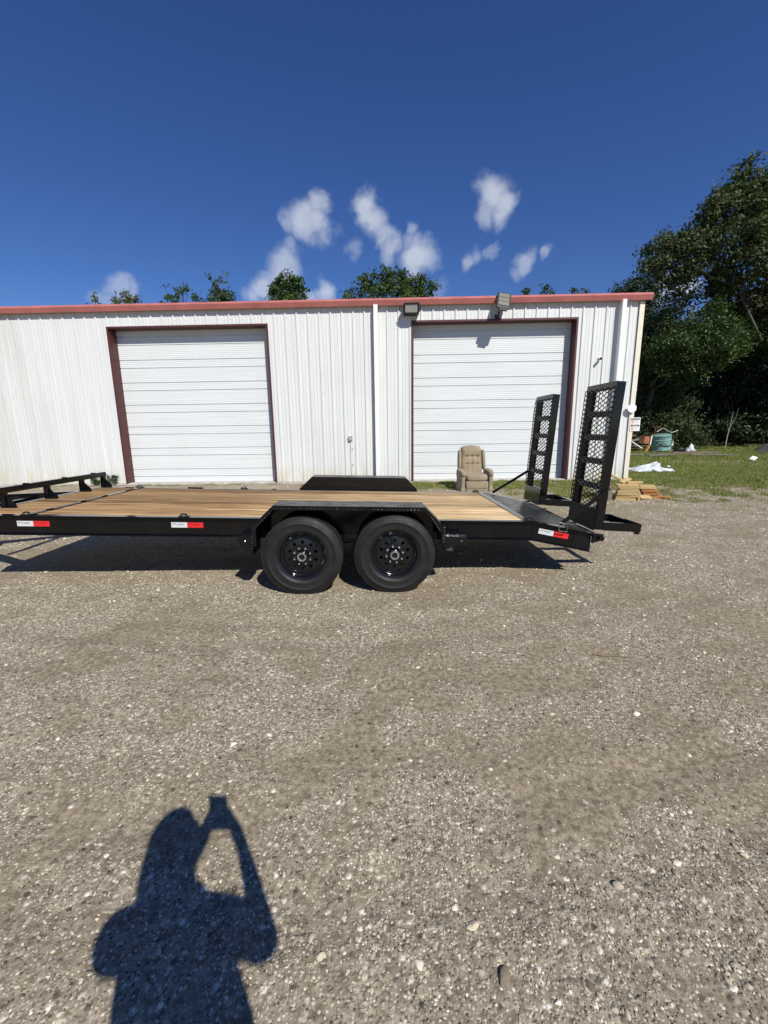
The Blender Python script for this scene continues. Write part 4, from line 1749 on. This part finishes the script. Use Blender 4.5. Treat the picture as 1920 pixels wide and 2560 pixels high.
for bx, by, top, w_, lab in ((22.5, 29.5, 8.0, 2.2, 'dark shaded tree under the oak, left of the pale dead stem'),
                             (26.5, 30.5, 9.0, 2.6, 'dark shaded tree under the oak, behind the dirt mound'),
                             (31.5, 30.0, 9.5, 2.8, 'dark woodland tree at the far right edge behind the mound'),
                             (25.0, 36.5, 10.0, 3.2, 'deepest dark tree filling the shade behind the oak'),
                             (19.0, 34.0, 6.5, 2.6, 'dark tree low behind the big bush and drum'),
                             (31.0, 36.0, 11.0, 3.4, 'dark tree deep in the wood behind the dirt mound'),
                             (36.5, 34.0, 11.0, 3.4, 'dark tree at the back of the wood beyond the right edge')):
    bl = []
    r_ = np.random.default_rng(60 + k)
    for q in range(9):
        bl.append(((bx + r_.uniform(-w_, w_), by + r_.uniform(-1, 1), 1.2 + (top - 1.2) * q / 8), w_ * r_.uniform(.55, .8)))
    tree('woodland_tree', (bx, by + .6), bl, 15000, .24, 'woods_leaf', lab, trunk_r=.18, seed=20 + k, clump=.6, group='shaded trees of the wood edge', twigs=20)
    k += 1
# tree tops showing over the roof
ROOFT = [((-7.0, 30.5), [((-7.6, 30, 10.3), .8), ((-7.1, 30, 11.0), .75), ((-6.5, 30, 10.5), .8), ((-7.9, 30, 10.7), .45), ((-6.4, 30, 11.1), .4), ((-7.0, 30, 9.2), 1.4)], 5200, .17, 'roofline_leaf',
          'compact round treetop above the roof, left of the middle downspout'),
         ((-.6, 30.5), [((-.9, 30, 10.9), .95), ((.1, 30, 11.0), .8), ((-2.0, 30, 10.6), .7), ((1.2, 30, 10.6), .8), ((2.0, 30, 10.5), .7), ((-2.9, 30, 10.0), .6), ((-.2, 30, 9.6), 1.8), ((1.0, 30, 9.4), 1.6), ((-.4, 30, 11.5), .35), ((.6, 30, 11.4), .35), ((-1.8, 30, 11.2), .3), ((1.9, 30, 11.1), .3), ((2.6, 30, 10.5), .4)],
          10500, .15, 'roofline_leaf', 'widest treetop above the roof, between downspout and floodlight'),
         ((-11.7, 30.5), [((-11.7, 30, 10.2), .5), ((-11.9, 30, 10.9), .22), ((-11.4, 30, 11.1), .2), ((-12.2, 30, 11.3), .14), ((-11.15, 30, 11.6), .13), ((-11.6, 30, 11.5), .12), ((-11.0, 30, 10.1), .4), ((-11.8, 30, 9.4), 1.0)],
          2600, .13, 'roofline_leaf', 'wispy treetop with upright twigs over the left door'),
         ((-14.6, 30.5), [((-14.4, 30, 10.4), .35), ((-13.9, 30, 10.6), .25), ((-15.2, 30, 10.3), .3), ((-15.3, 30, 10.8), .12), ((-14.0, 30, 11.0), .12), ((-14.9, 30, 9.3), 1.0), ((-13.2, 30, 10.0), .3)],
          2000, .13, 'roofline_leaf', 'thin sparse treetop poking over the roof left of the wispy one'),
         ((-18.0, 30.5), [((-18.0, 30, 10.3), .45), ((-18.7, 30, 10.1), .25), ((-17.6, 30, 10.2), .35), ((-18.0, 30, 9.3), .9)], 1500, .13, 'yellow_green_leaf',
          'small yellow green treetop over the roof under a cloud'),
         ((-20.2, 30.5), [((-20.2, 30, 10.3), .22), ((-20.15, 30, 10.7), .1), ((-20.2, 30, 9.4), .7)], 700, .12, 'yellow_green_leaf', 'tiny pointed treetop furthest left above the roof'),
         ((9.6, 30.5), [((8.6, 30, 10.0), .4), ((9.9, 30, 10.3), .3), ((10.3, 30, 10.1), .25), ((9.3, 30, 9.2), .9)], 1300, .13, 'roofline_leaf', 'low treetop barely showing over the roof right of the floodlight'),
         ((12.2, 30.5), [((11.7, 30, 10.2), .22), ((12.6, 30, 10.2), .2), ((12.1, 30, 9.2), .8)], 800, .13, 'roofline_leaf', 'faint twiggy treetop above the right end of the roof')]
for i, (b, bl, n, sz, mt, lab) in enumerate(ROOFT):
    bl = [((c[0], c[1], c[2] + (.40 if i in (2, 3) else .22)), r_) for c, r_ in bl]
    tree('background_tree', b, bl, n, sz, mt, lab, trunk_r=.16, seed=40 + i, clump=.20, group='treetops behind the workshop', twigs=60, per=14)
# bare pale stem in front of the dark wood
m = MB()
m.tube([(20.6, 26.9, -.1), (20.65, 26.9, .9), (20.75, 26.9, 1.6), (20.8, 26.9, 2.4)], [.035, .028, .02, .008], 6)
m.tube([(20.75, 26.9, 1.5), (20.95, 26.8, 2.1), (21.0, 26.8, 2.6)], [.014, .01, .005], 5)
m.tube([(20.7, 26.9, 1.2), (20.5, 26.9, 1.8)], [.012, .005], 5)
tag(m.build('dead_stem', 'pale_bark', None), 'thin bare forked stem standing against the dark wood', 'dead sapling')


# ------------------------------------------------------------------ grass
def grass_proto(i, nb, h, spread, mat, w=.006):
    r = random.Random(500 + i)
    vs, fs, var = [], [], []
    for b in range(nb):
        a = r.uniform(0, 6.28)
        d = r.uniform(0, spread)
        x, y = math.cos(a) * d, math.sin(a) * d
        hh = h * r.uniform(.45, 1.1)
        lean = r.uniform(.1, .75) * hh
        la = r.uniform(0, 6.28)
        wa = la + 1.57
        dx, dy = math.cos(la) * lean, math.sin(la) * lean
        ww = w * r.uniform(.7, 1.4)
        wx, wy = math.cos(wa) * ww, math.sin(wa) * ww
        o = len(vs)
        vs += [(x - wx, y - wy, -.01), (x + wx, y + wy, -.01), (x + dx * .4 - wx * .8, y + dy * .4 - wy * .8, hh * .6),
               (x + dx * .4 + wx * .8, y + dy * .4 + wy * .8, hh * .6), (x + dx, y + dy, hh * .95)]
        fs += [(o, o + 1, o + 3, o + 2), (o + 2, o + 3, o + 4)]
        var += [r.random()] * 5
    me = bpy.data.meshes.new('grass_tuft')
    me.from_pydata(vs, [], fs)
    at = me.attributes.new('var', 'FLOAT', 'POINT')
    at.data.foreach_set('value', np.array(var, np.float32))
    me.materials.append(MATS[mat])
    return bpy.data.objects.new('grass_tuft', me)


def grass():
    xs, ys, ss = [], [], []
    for x0, x1, y0, y1, dens, h in ((-3.5, 7.0, 7.2, 12.50, 110, .9), (7.0, 16, 7.2, 16, 105, .95), (7.2, 30, 16, 23, 60, 1.2), (9, 40, 23, 32, 34, 2.0), (-14, -3.5, 11.6, 12.5, 60, .8)):
        n = int((x1 - x0) * (y1 - y0) * dens)
        x, y = RNG.uniform(x0, x1, n), RNG.uniform(y0, y1, n)
        g = grass_f(x, y)
        kp = RNG.uniform(0, 1, n) < g ** 1.3
        kp &= ~((y > 12.48) & (x < 7.0))
        kp &= x < y * 1.15 + 3
        # flattened places under the junk
        xs.append(x[kp])
        ys.append(y[kp])
        ss.append(np.full(kp.sum(), h) * (.55 + .75 * fbm(x[kp] * .7, y[kp] * .7, 77, 3)))
    x, y, s = np.concatenate(xs), np.concatenate(ys), np.concatenate(ss)
    n = len(x)
    dry = RNG.uniform(0, 1, n) < .10 + .5 * (1 - grass_f(x, y)) + .25 * (y < 11)
    idx = np.where(dry, RNG.integers(4, 6, n), RNG.integers(0, 4, n))
    s = s * RNG.uniform(.7, 1.3, n)
    rot = np.stack([RNG.normal(0, .12, n), RNG.normal(0, .12, n), RNG.uniform(0, 6.28, n)], 1)
    pr = [grass_proto(i, 30, .065, .13, 'grass_blade', .0048) for i in range(4)] + [grass_proto(9 + i, 16, .06, .12, 'dry_grass_blade', .005) for i in range(2)]
    scatter('grass', pr, np.stack([x, y, ground_z(x, y)], 1), rot, np.stack([s, s, s], 1), idx, RNG.uniform(0, 1, n),
            'short green and dry grass along the building and lawn', 'grass')


grass()


def weed(loc, h, n, seed, label):
    r = np.random.default_rng(seed)
    t = empty('weed', loc)
    tag(t, label, 'weed')
    m = MB()
    bl = []
    for i in range(n):
        a = r.uniform(0, 6.28)
        tip = (math.cos(a) * h * .35, math.sin(a) * h * .25, h * r.uniform(.6, 1))
        m.tube(limb_pts((0, 0, -.02), tip, r, 4, .04), [.006, .005, .004, .003, .002], 5)
        bl.append((tip, h * .22))
        bl.append((tuple(.6 * q for q in tip), h * .16))
    m.build('stem', 'twig', t)
    leaf_cloud('foliage', bl, 240, .05, 'fresh_leaf', t, seed, .06, per=8)


weed((-8.55, D - .12, .0), .34, 4, 3, 'leafy weed against the wall beside the left door jamb')
weed((-9.05, D - .10, .0), .28, 4, 4, 'low weed at the wall base near the far end of the front rail')
for i, (x, y, h) in enumerate(((19.2, 26.2, 1.2), (22.2, 26.0, 1.3), (23.4, 25.6, 1.1))):
    weed((x, y, .1), h, 6, 30 + i, ('tall weed just left of the bare forked stem', 'tall weed just right of the bare forked stem', 'tall weed beside the dirt mound top')[i])

# ------------------------------------------------------------------ lumber by the corner
def gz(x, y):
    return float(ground_z(np.array([x]), np.array([y]))[0])


def board(c, s, rot, mat, label, group=None, name='lumber_board'):
    m = MB().box((0, 0, 0), s)
    o = m.build(name, mat, None, bevel=.003)
    o.location = c
    o.rotation_euler = rot
    return tag(o, label, 'board', group)


g0 = gz(4.95, 9.0)
A0 = math.radians(-14)
rr_ = random.Random(5)
for i in range(8):
    board((4.945 + .012 * i * .6 + rr_.uniform(-.012, .012), 9.02 + rr_.uniform(-.02, .02), g0 + .02 + i * .0385), (.40 + rr_.uniform(-.03, .02), .14, .037),
          (0, 0, A0 + rr_.uniform(-.05, .05)), 'pale_lumber', ('bottom', 'second', 'third', 'fourth', 'fifth', 'sixth', 'seventh', 'eighth')[i] + ' board' + ('' if i == 0 else ' up') + ' in the neat pale lumber stack nearest the trailer', 'boards of the neat pale stack')
zt_ = g0 + .02 + 8 * .0385
board((4.98, 9.07, zt_ + .002), (.44, .16, .037), (0, 0, math.radians(-4)), 'pale_lumber', 'pale board lying crosswise on top of the neat stack')
board((5.16, 9.12, zt_ + .045), (.34, .12, .04), (0, 0, math.radians(6)), 'pale_lumber', 'pale block sticking out right at the top of the lumber stack')
board((4.88, 9.30, zt_ + .13), (.50, .14, .036), (0, math.radians(24), math.radians(-42)), 'pale_lumber', 'pale board leaning at a slant against the top of the stack')
board((5.02, 9.20, zt_ + .075), (.36, .10, .036), (.25, math.radians(-9), math.radians(35)), 'pale_lumber', 'short pale board lying askew across the top of the stack')
board((5.42, 9.10, g0 + .05), (.34, .12, .036), (.5, .1, math.radians(20)), 'pale_lumber', 'pale board tipped on the ground between the two lumber piles')
board((5.88, 9.20, g0 + .03), (.26, .11, .036), (.1, .05, math.radians(-50)), 'orange_lumber', 'loose orange offcut on the ground right of the stepped pile')
board((4.70, 9.40, g0 + .20), (.10, .26, .40), (math.radians(-8), 0, math.radians(10)), 'brown_old_wood', 'dark upright wood block behind the leaning pale board')
for i in range(3):
    board((5.21 + .01 * i, 9.06 + .03 * i, g0 + .022 + .07 * i), (.045, .30, .066), (0, 0, A0 + .1), 'pale_lumber', ('lowest', 'middle', 'upper')[i] + ' pale narrow offcut against the right side of the neat stack', 'offcuts beside the neat stack')
for i, (dx, dz, mt) in enumerate(((.10, 0, 'orange_lumber'), (.06, 1, 'orange_lumber'), (.02, 2, 'orange_lumber'), (-.02, 3, 'pale_lumber'))):
    lab = 'pale topmost board of the stepped orange lumber pile' if i == 3 else ('lowest', 'second', 'third')[i] + ' orange board of the stepped pile right of the neat stack'
    board((5.62 + dx, 9.38, g0 + .035 + dz * .068), (.30, .30, .066), (0, 0, math.radians(-20)), mt, lab, None if i == 3 else 'orange boards of the stepped pile')
board((5.36, 9.42, g0 + .15), (.28, .10, .05), (0, math.radians(4), math.radians(-8)), 'brown_old_wood', 'dark brown board bridging the two lumber piles')
board((5.40, 9.36, g0 + .06), (.16, .12, .12), (0, 0, .3), 'brown_old_wood', 'small brown block under the bridging board')
board((4.60, 9.02, g0 + .11), (.10, .09, .22), (0, 0, .2), 'grey_old_wood', 'short grey wood post stub left of the neat stack')
board((4.44, 9.06, g0 + .10), (.13, .10, .20), (0, 0, -.1), 'grey_old_wood', 'grey wood stub furthest left, partly behind the near ramp')
board((4.52, 9.28, g0 + .26), (.42, .16, .03), (0, math.radians(7), -.15), 'grey_old_wood', 'grey weathered plank resting over the wood stubs')

# ------------------------------------------------------------------ junk on the lawn
J = (15.0, 24.2)
dz_ = gz(*J)
dr_ = empty('metal_drum', (J[0], J[1], dz_ + .16), (math.radians(4), math.radians(-7), .2))
tag(dr_, 'dented teal metal drum with a black hose draped on it', 'drum')
pf = [(.001, 0), (.47, 0), (.49, .02), (.48, .05), (.475, .26), (.495, .28), (.495, .30), (.475, .32), (.475, .54), (.495, .56), (.495, .58), (.475, .60), (.475, .80), (.49, .82), (.46, .84), (.001, .84)]
MB().lathe(pf, 36, axis='z').build('shell', 'teal_drum_paint', dr_, smooth=True)
hp = [(-.42, -.30, .34)]
for a in np.linspace(-2.6, .35, 14):
    hx_ = .02 + .36 * math.cos(a)
    hp.append((hx_, -math.sqrt(.51 ** 2 - hx_ ** 2) - .03, .62 + .34 * math.sin(a)))
MB().tube(hp, .022, 8).build('hose', 'hose_black', dr_, smooth='all')
MB().b2(.34, .44, -.36, -.30, .22, .48).build('paper_label', 'white_plastic', dr_)
board((J[0] + .1, J[1] + .1, dz_ + .08), (1.0, .5, .15), (0, 0, .1), 'brown_old_wood', 'low dark timber skid under the teal drum', name='timber_skid')
tag(MB().tube([(14.5, 23.9, dz_ + 1.15), (14.8, 23.9, dz_ + 1.36), (15.3, 23.9, dz_ + 1.1), (15.7, 24.0, dz_ + 1.22)], .02, 6).build('bent_pipe', 'grey_metal', None), 'thin bent grey pipe lying over the teal drum', 'pipe')
tag(MB().tube([(14.55, 24.2, dz_ + 1.02), (14.5, 24.1, dz_ + 1.38), (14.75, 24.0, dz_ + 1.45)], .03, 6).build('rusty_pipe', 'rust', None), 'short rusty pipe standing up behind the drum', 'pipe')
m = MB().b2(-.17, .17, -.2, .2, 0, .40)
ob = m.build('orange_box', 'rust_orange', None, bevel=.01)
ob.location = (13.95, 24.1, dz_ + .52)
ob.rotation_euler = (.05, .12, .2)
tag(ob, 'faded orange metal box beside the teal drum', 'box')
board((14.28, 24.0, dz_ + .70), (.06, .08, .50), (0, .1, 0), 'sign_white', 'short cream board upright between orange box and drum')
board((14.0, 23.8, dz_ + .22), (.10, .10, .50), (0, .6, .3), 'orange_lumber', 'split orange stick leaning below the orange box')
for i, (x, y, z, L, a, t, mt, lab) in enumerate(((13.2, 24.6, .55, 1.9, .1, -.25, 'grey_old_wood', 'long grey plank sloping down the left of the junk heap'),
                                                (12.9, 24.4, .34, 1.8, -.1, -.05, 'grey_old_wood', 'grey plank lying level across the junk heap behind the corner'),
                                                (13.3, 24.3, .18, 1.7, .25, .04, 'brown_old_wood', 'lowest brown plank of the junk heap left of the drum'),
                                                (13.5, 24.0, .46, .7, .0, .55, 'white_plastic', 'short white strip leaning left of the orange box'),
                                                (13.0, 25.0, .80, 2.0, .1, -.16, 'brown_old_wood', 'brown board on top of the junk heap behind the corner'))):
    board((x, y, dz_ + z), (L, .26, .05), (.1, t, a), mt, lab)
sh = MB().prism([(-1.0, 0), (1.0, 0), (.9, .25), (.3, .55), (-.3, .62), (-.9, .4)], -.5, .5, 'y').build('tarp_heap', 'brown_old_wood', None, bevel=.08, seg=2)
sh.location = (12.9, 25.4, dz_ + .3)
tag(sh, 'brown heap of sheeting behind the building corner', 'heap')
for i, (x, y, L, a, mt, lab) in enumerate(((12.4, 21.6, 1.9, .02, 'grey_old_wood', 'long pale grey plank on the grass, nearest the building corner'),
                                           (13.0, 21.0, 1.4, -.05, 'grey_old_wood', 'shorter grey plank lying in front of the drum'),
                                           (14.4, 21.7, 2.4, .10, 'brown_old_wood', 'long brown plank on the grass in front of the drum'),
                                           (15.6, 22.3, 2.2, -.12, 'grey_old_wood', 'grey plank on the grass right of the drum'),
                                           (15.4, 20.9, 1.7, -.28, 'grey_old_wood', 'slanting grey plank at the right end of the plank litter'),
                                           (12.5, 20.4, .9, .1, 'grey_old_wood', 'small grey board lowest in the plank litter'))):
    board((x, y, gz(x, y) + .12 + .03 * (i % 2)), (L, .14, .05), (.03, .01, a), mt, lab)
ty = MB().lathe([(.15, -.08), (.26, -.09), (.30, -.05), (.30, .05), (.26, .09), (.15, .08)], 24, close=True).build('old_tyre', 'tyre_rubber', None, smooth=True)
ty.location = (15.35, 23.2, gz(15.3, 23.2) + .16)
ty.rotation_euler = (1.1, .1, .3)
tag(ty, 'small old tyre lying under the edge of the drum', 'tyre')


# crumpled plastic sheet
def crumple(name, loc, sx, sy, h, seed, mat, label, cat, n=30):
    vs, fs = [], []
    for i in range(n + 1):
        for j in range(n + 1):
            u, v = i / n, j / n
            x, y = (u - .5) * sx, (v - .5) * sy
            e = (math.sin(math.pi * u) * math.sin(math.pi * v)) ** .45
            f = float(fbm(np.array([u * 3.2 + seed]), np.array([v * 3.2]), seed, 3)[0])
            rdg = abs(float(fbm(np.array([u * 5 + seed]), np.array([v * 5 + 2]), seed + 5, 3)[0]) - .5) * 2
            x += (f - .5) * .25 * sx
            y += (rdg - .4) * .2 * sy
            vs.append((x, y, e * h * (.1 + 1.5 * f * f + .8 * (1 - rdg) * f)))
    for i in range(n):
        for j in range(n):
            a = i * (n + 1) + j
            fs.append((a, a + n + 1, a + n + 2, a + 1))
    o = MB().add(vs, fs).build(name, mat, None, smooth='all')
    sd = o.modifiers.new('solid', 'SOLIDIFY')
    sd.thickness = .004
    o.location = loc
    return tag(o, label, cat)


crumple('plastic_sheet', (8.92, 15.0, gz(8.9, 15) + .02), 1.25, .9, .22, 6, 'plastic_sheet', 'crumpled clear white plastic sheet on the grass', 'plastic sheet')
crumple('plastic_bag', (16.9, 24.6, gz(16.9, 24.6) + .02), .55, .4, .30, 8, 'plastic_sheet', 'white plastic bag at the foot of the big bush', 'plastic bag', 16)
lt = MB().box((0, 0, 0), (.30, .20, .06)).build('litter_cup', 'white_plastic', None, bevel=.02)
lt.location = (15.35, 18.4, gz(15.35, 18.4) + .14)
lt.rotation_euler = (.3, -.4, .5)
tag(lt, 'white foam tray tilted in the grass near the mound', 'litter')
for i, (x, y, lab) in enumerate(((16.6, 18.6, 'small white scrap in the grass by the dirt mound'), (10.4, 16.2, 'tiny white scrap on the lawn beyond the plastic sheet'), (9.2, 10.3, 'white stone sized scrap on the gravel edge far right'))):
    p = MB().ball((0, 0, 0), .06, 7, 5, (1.2, 1, .6)).build('litter_scrap', 'white_plastic', None)
    p.location = (x, y, gz(x, y) + .05)
    tag(p, lab, 'litter')

# dirt mound
vs, fs = [], []
n = 44
for i in range(n + 1):
    for j in range(n + 1):
        u, v = i / n * 2 - 1, j / n * 2 - 1
        r = math.hypot(u, v)
        f = float(fbm(np.array([u * 3 + 5.]), np.array([v * 3.]), 14, 4)[0])
        f2 = float(fbm(np.array([u * 12 + 5.]), np.array([v * 12.]), 15, 3)[0])
        vs.append((u * 2.5, v * 2.0, max(0, 1 - r) ** .85 * 1.55 * (.7 + .6 * f) + (f2 - .5) * .10 - .1))
for i in range(n):
    for j in range(n):
        a = i * (n + 1) + j
        fs.append((a, a + n + 1, a + n + 2, a + 1))
mo = MB().add(vs, fs).build('dirt_mound', 'mound_soil', None, smooth='all')
mo.location = (21.7, 22.9, gz(21.7, 22.9) - .05)
tag(mo, 'grey brown dirt mound at the right edge of the lawn', 'mound')

# twig on the gravel
pts = [(1.365, 2.69), (1.42, 2.672), (1.47, 2.670), (1.53, 2.655), (1.60, 2.642)]
tw = MB().tube([(x, y, gz(x, y) + .009) for x, y in pts], [.004, .005, .005, .004, .003], 6).build('twig', 'twig', None)
tag(tw, 'thin brown stick lying on the gravel right of the wheels', 'stick')

# ------------------------------------------------------------------ the photographer (casts the shadow in front)
def person():
    V, E_, Rd = [], [], []

    def add(p, r, par=None):
        V.append(tuple(p))
        Rd.append(r)
        if par is not None:
            E_.append((par, len(V) - 1))
        return len(V) - 1
    pel = add((.03, -.36, .94), .225)
    wa = add((.022, -.355, 1.08), .20, pel)
    chs = add((-.015, -.335, 1.23), .165, wa)
    nb = add((-.04, -.315, 1.36), .085, chs)
    nk = add((-.035, -.30, 1.47), .056, nb)
    hd0 = add((-.038, -.285, 1.55), .074, nk)
    hd1 = add((-.040, -.285, 1.625), .088, hd0)
    add((-.040, -.295, 1.685), .060, hd1)
    nose = add((-.040, -.180, 1.605), .012, hd1)
    for s, sh, el, wr, pm in ((-1, (-.225, -.335, 1.355), (-.235, -.14, 1.15), (-.060, -.052, 1.40), (-.047, -.034, 1.455)),
                              (1, (.145, -.27, 1.345), (.168, -.135, 1.140), (.094, -.050, 1.385), (.050, -.032, 1.448))):
        a = add(sh, .072, nb)
        b = add(tuple((np.array(sh) * .5 + np.array(el) * .5)), .056, a)
        c = add(el, .046, b)
        d = add(tuple((np.array(el) * .6 + np.array(wr) * .4)), .042 if s < 0 else .036, c)
        e = add(wr, .029 if s < 0 else .022, d)
        f = add(pm, .031, e)
        # four fingers curl round behind the phone, the thumb stays on the screen side
        for q, (dz, ln) in enumerate(((.022, .9), (.006, 1.0), (-.010, .95), (-.026, .78))):
            k1 = add((s * .046, -.012, 1.452 + dz), .0095, f)
            k2 = add((s * .040, .0035, 1.454 + dz), .0085, k1)
            add((s * (.040 - .030 * ln), .0055, 1.454 + dz), .0075, k2)
        t1 = add((s * .046, -.030, 1.472), .0105, f)
        t2 = add((s * .034, -.034, 1.486), .0095, t1)
        add((s * .018, -.034, 1.490), .008, t2)
    for s in (-1, 1):
        h = add((-.03 + s * .095, -.36, .86), .098, pel)
        kn = add((-.03 + s * .11, -.34, .49), .064, h)
        cf = add((-.03 + s * .115, -.37, .34), .058, kn)
        an = add((-.03 + s * .115, -.38, .10), .042, cf)
        hl = add((-.03 + s * .115, -.40, .045), .043, an)
        bl = add((-.03 + s * .125, -.25, .035), .042, hl)
        add((-.03 + s * .13, -.18, .03), .032, bl)
    me = bpy.data.meshes.new('person_body')
    me.from_pydata(V, E_, [])
    o = bpy.data.objects.new('person_body', me)
    S.collection.objects.link(o)
    sk = o.modifiers.new('skin', 'SKIN')
    sk.use_smooth_shade = True
    o.modifiers.new('sub', 'SUBSURF').levels = 2
    if not me.skin_vertices:
        bm = bmesh.new()
        bm.from_mesh(me)
        bm.verts.layers.skin.verify()
        bm.to_mesh(me)
        bm.free()
    for i, sv in enumerate(me.skin_vertices[0].data):
        sv.radius = (Rd[i], Rd[i])
        sv.use_root = (i == 0)
    bpy.context.view_layer.update()
    dg = bpy.context.evaluated_depsgraph_get()
    bme = bpy.data.meshes.new_from_object(o.evaluated_get(dg))
    bpy.data.objects.remove(o)
    bme.materials.clear()
    for mt in ('skin', 'shirt', 'jeans', 'boots'):
        bme.materials.append(MATS[mt])
    for p in bme.polygons:
        c = p.center
        z = c.z
        arm = c.y > -.19 and z > 1.05
        if z < .12:
            p.material_index = 3
        elif z < .98 and not arm:
            p.material_index = 2
        elif z > 1.475 and abs(c.x) < .16:
            p.material_index = 0
        elif arm:
            p.material_index = 0
        else:
            p.material_index = 1
        p.use_smooth = True
    return bme


pe = empty('person', (-.03, -.36, 0))
tag(pe, 'person in dark shirt and jeans taking the photo, seen only as a shadow', 'person')
bo = bpy.data.objects.new('body', person())
S.collection.objects.link(bo)
bo.parent = pe
bo.location = (.03, .36, 0)
hr = MB()
rings = [(.03, 1.742, .055), (.070, 1.730, .057), (.094, 1.695, .060), (.104, 1.63, .052), (.098, 1.55, .044), (.082, 1.47, .034), (.066, 1.42, .026), (.03, 1.405, .026)]
n_ = 20
for q, (r_, z_, y_) in enumerate(rings):
    for k in range(n_):
        a = 2 * math.pi * k / n_
        yy_ = y_ + r_ * 1.05 * math.sin(a)
        if z_ < 1.72:
            yy_ = min(yy_, .095)          # open at the face
        hr.v.append((-.012 - (.036 if z_ < 1.50 else .018 if z_ < 1.58 else 0) + r_ * .95 * math.cos(a), yy_, z_))
for q in range(len(rings) - 1):
    for k in range(n_):
        k2 = (k + 1) % n_
        hr.f.append((q * n_ + k, q * n_ + k2, (q + 1) * n_ + k2, (q + 1) * n_ + k))
hr.f.append(tuple(range(n_)))
hr.f.append(tuple(range((len(rings) - 1) * n_, len(rings) * n_)))
hr.build('hair', 'hair_dark', pe, smooth='all')
for s in (-1, 1):
    MB().ball((-.010 + s * .032, .163, 1.620), .011, 10, 6).build('eye', 'white_plastic', pe, smooth='all')
    MB().ball((-.010 + s * .094, .075, 1.605), .026, 8, 6, (.4, .7, 1.1)).build('ear', 'skin', pe, smooth='all')
MB().tube([(-.036, .152, 1.558), (-.010, .159, 1.555), (.016, .152, 1.558)], .006, 6).build('mouth', 'sign_red', pe)
ph = empty('phone', (0, -.0165, 1.487))
tag(ph, 'dark phone held up in both hands, its shadow at the top of the person', 'phone')
MB().b2(-.041, .041, -.004, .0035, -.082, .082).build('case', 'black_plastic', ph, bevel=.003, seg=2)
MB().b2(-.035, .035, -.0048, -.0042, -.074, .074).build('screen', 'hose_black', ph)
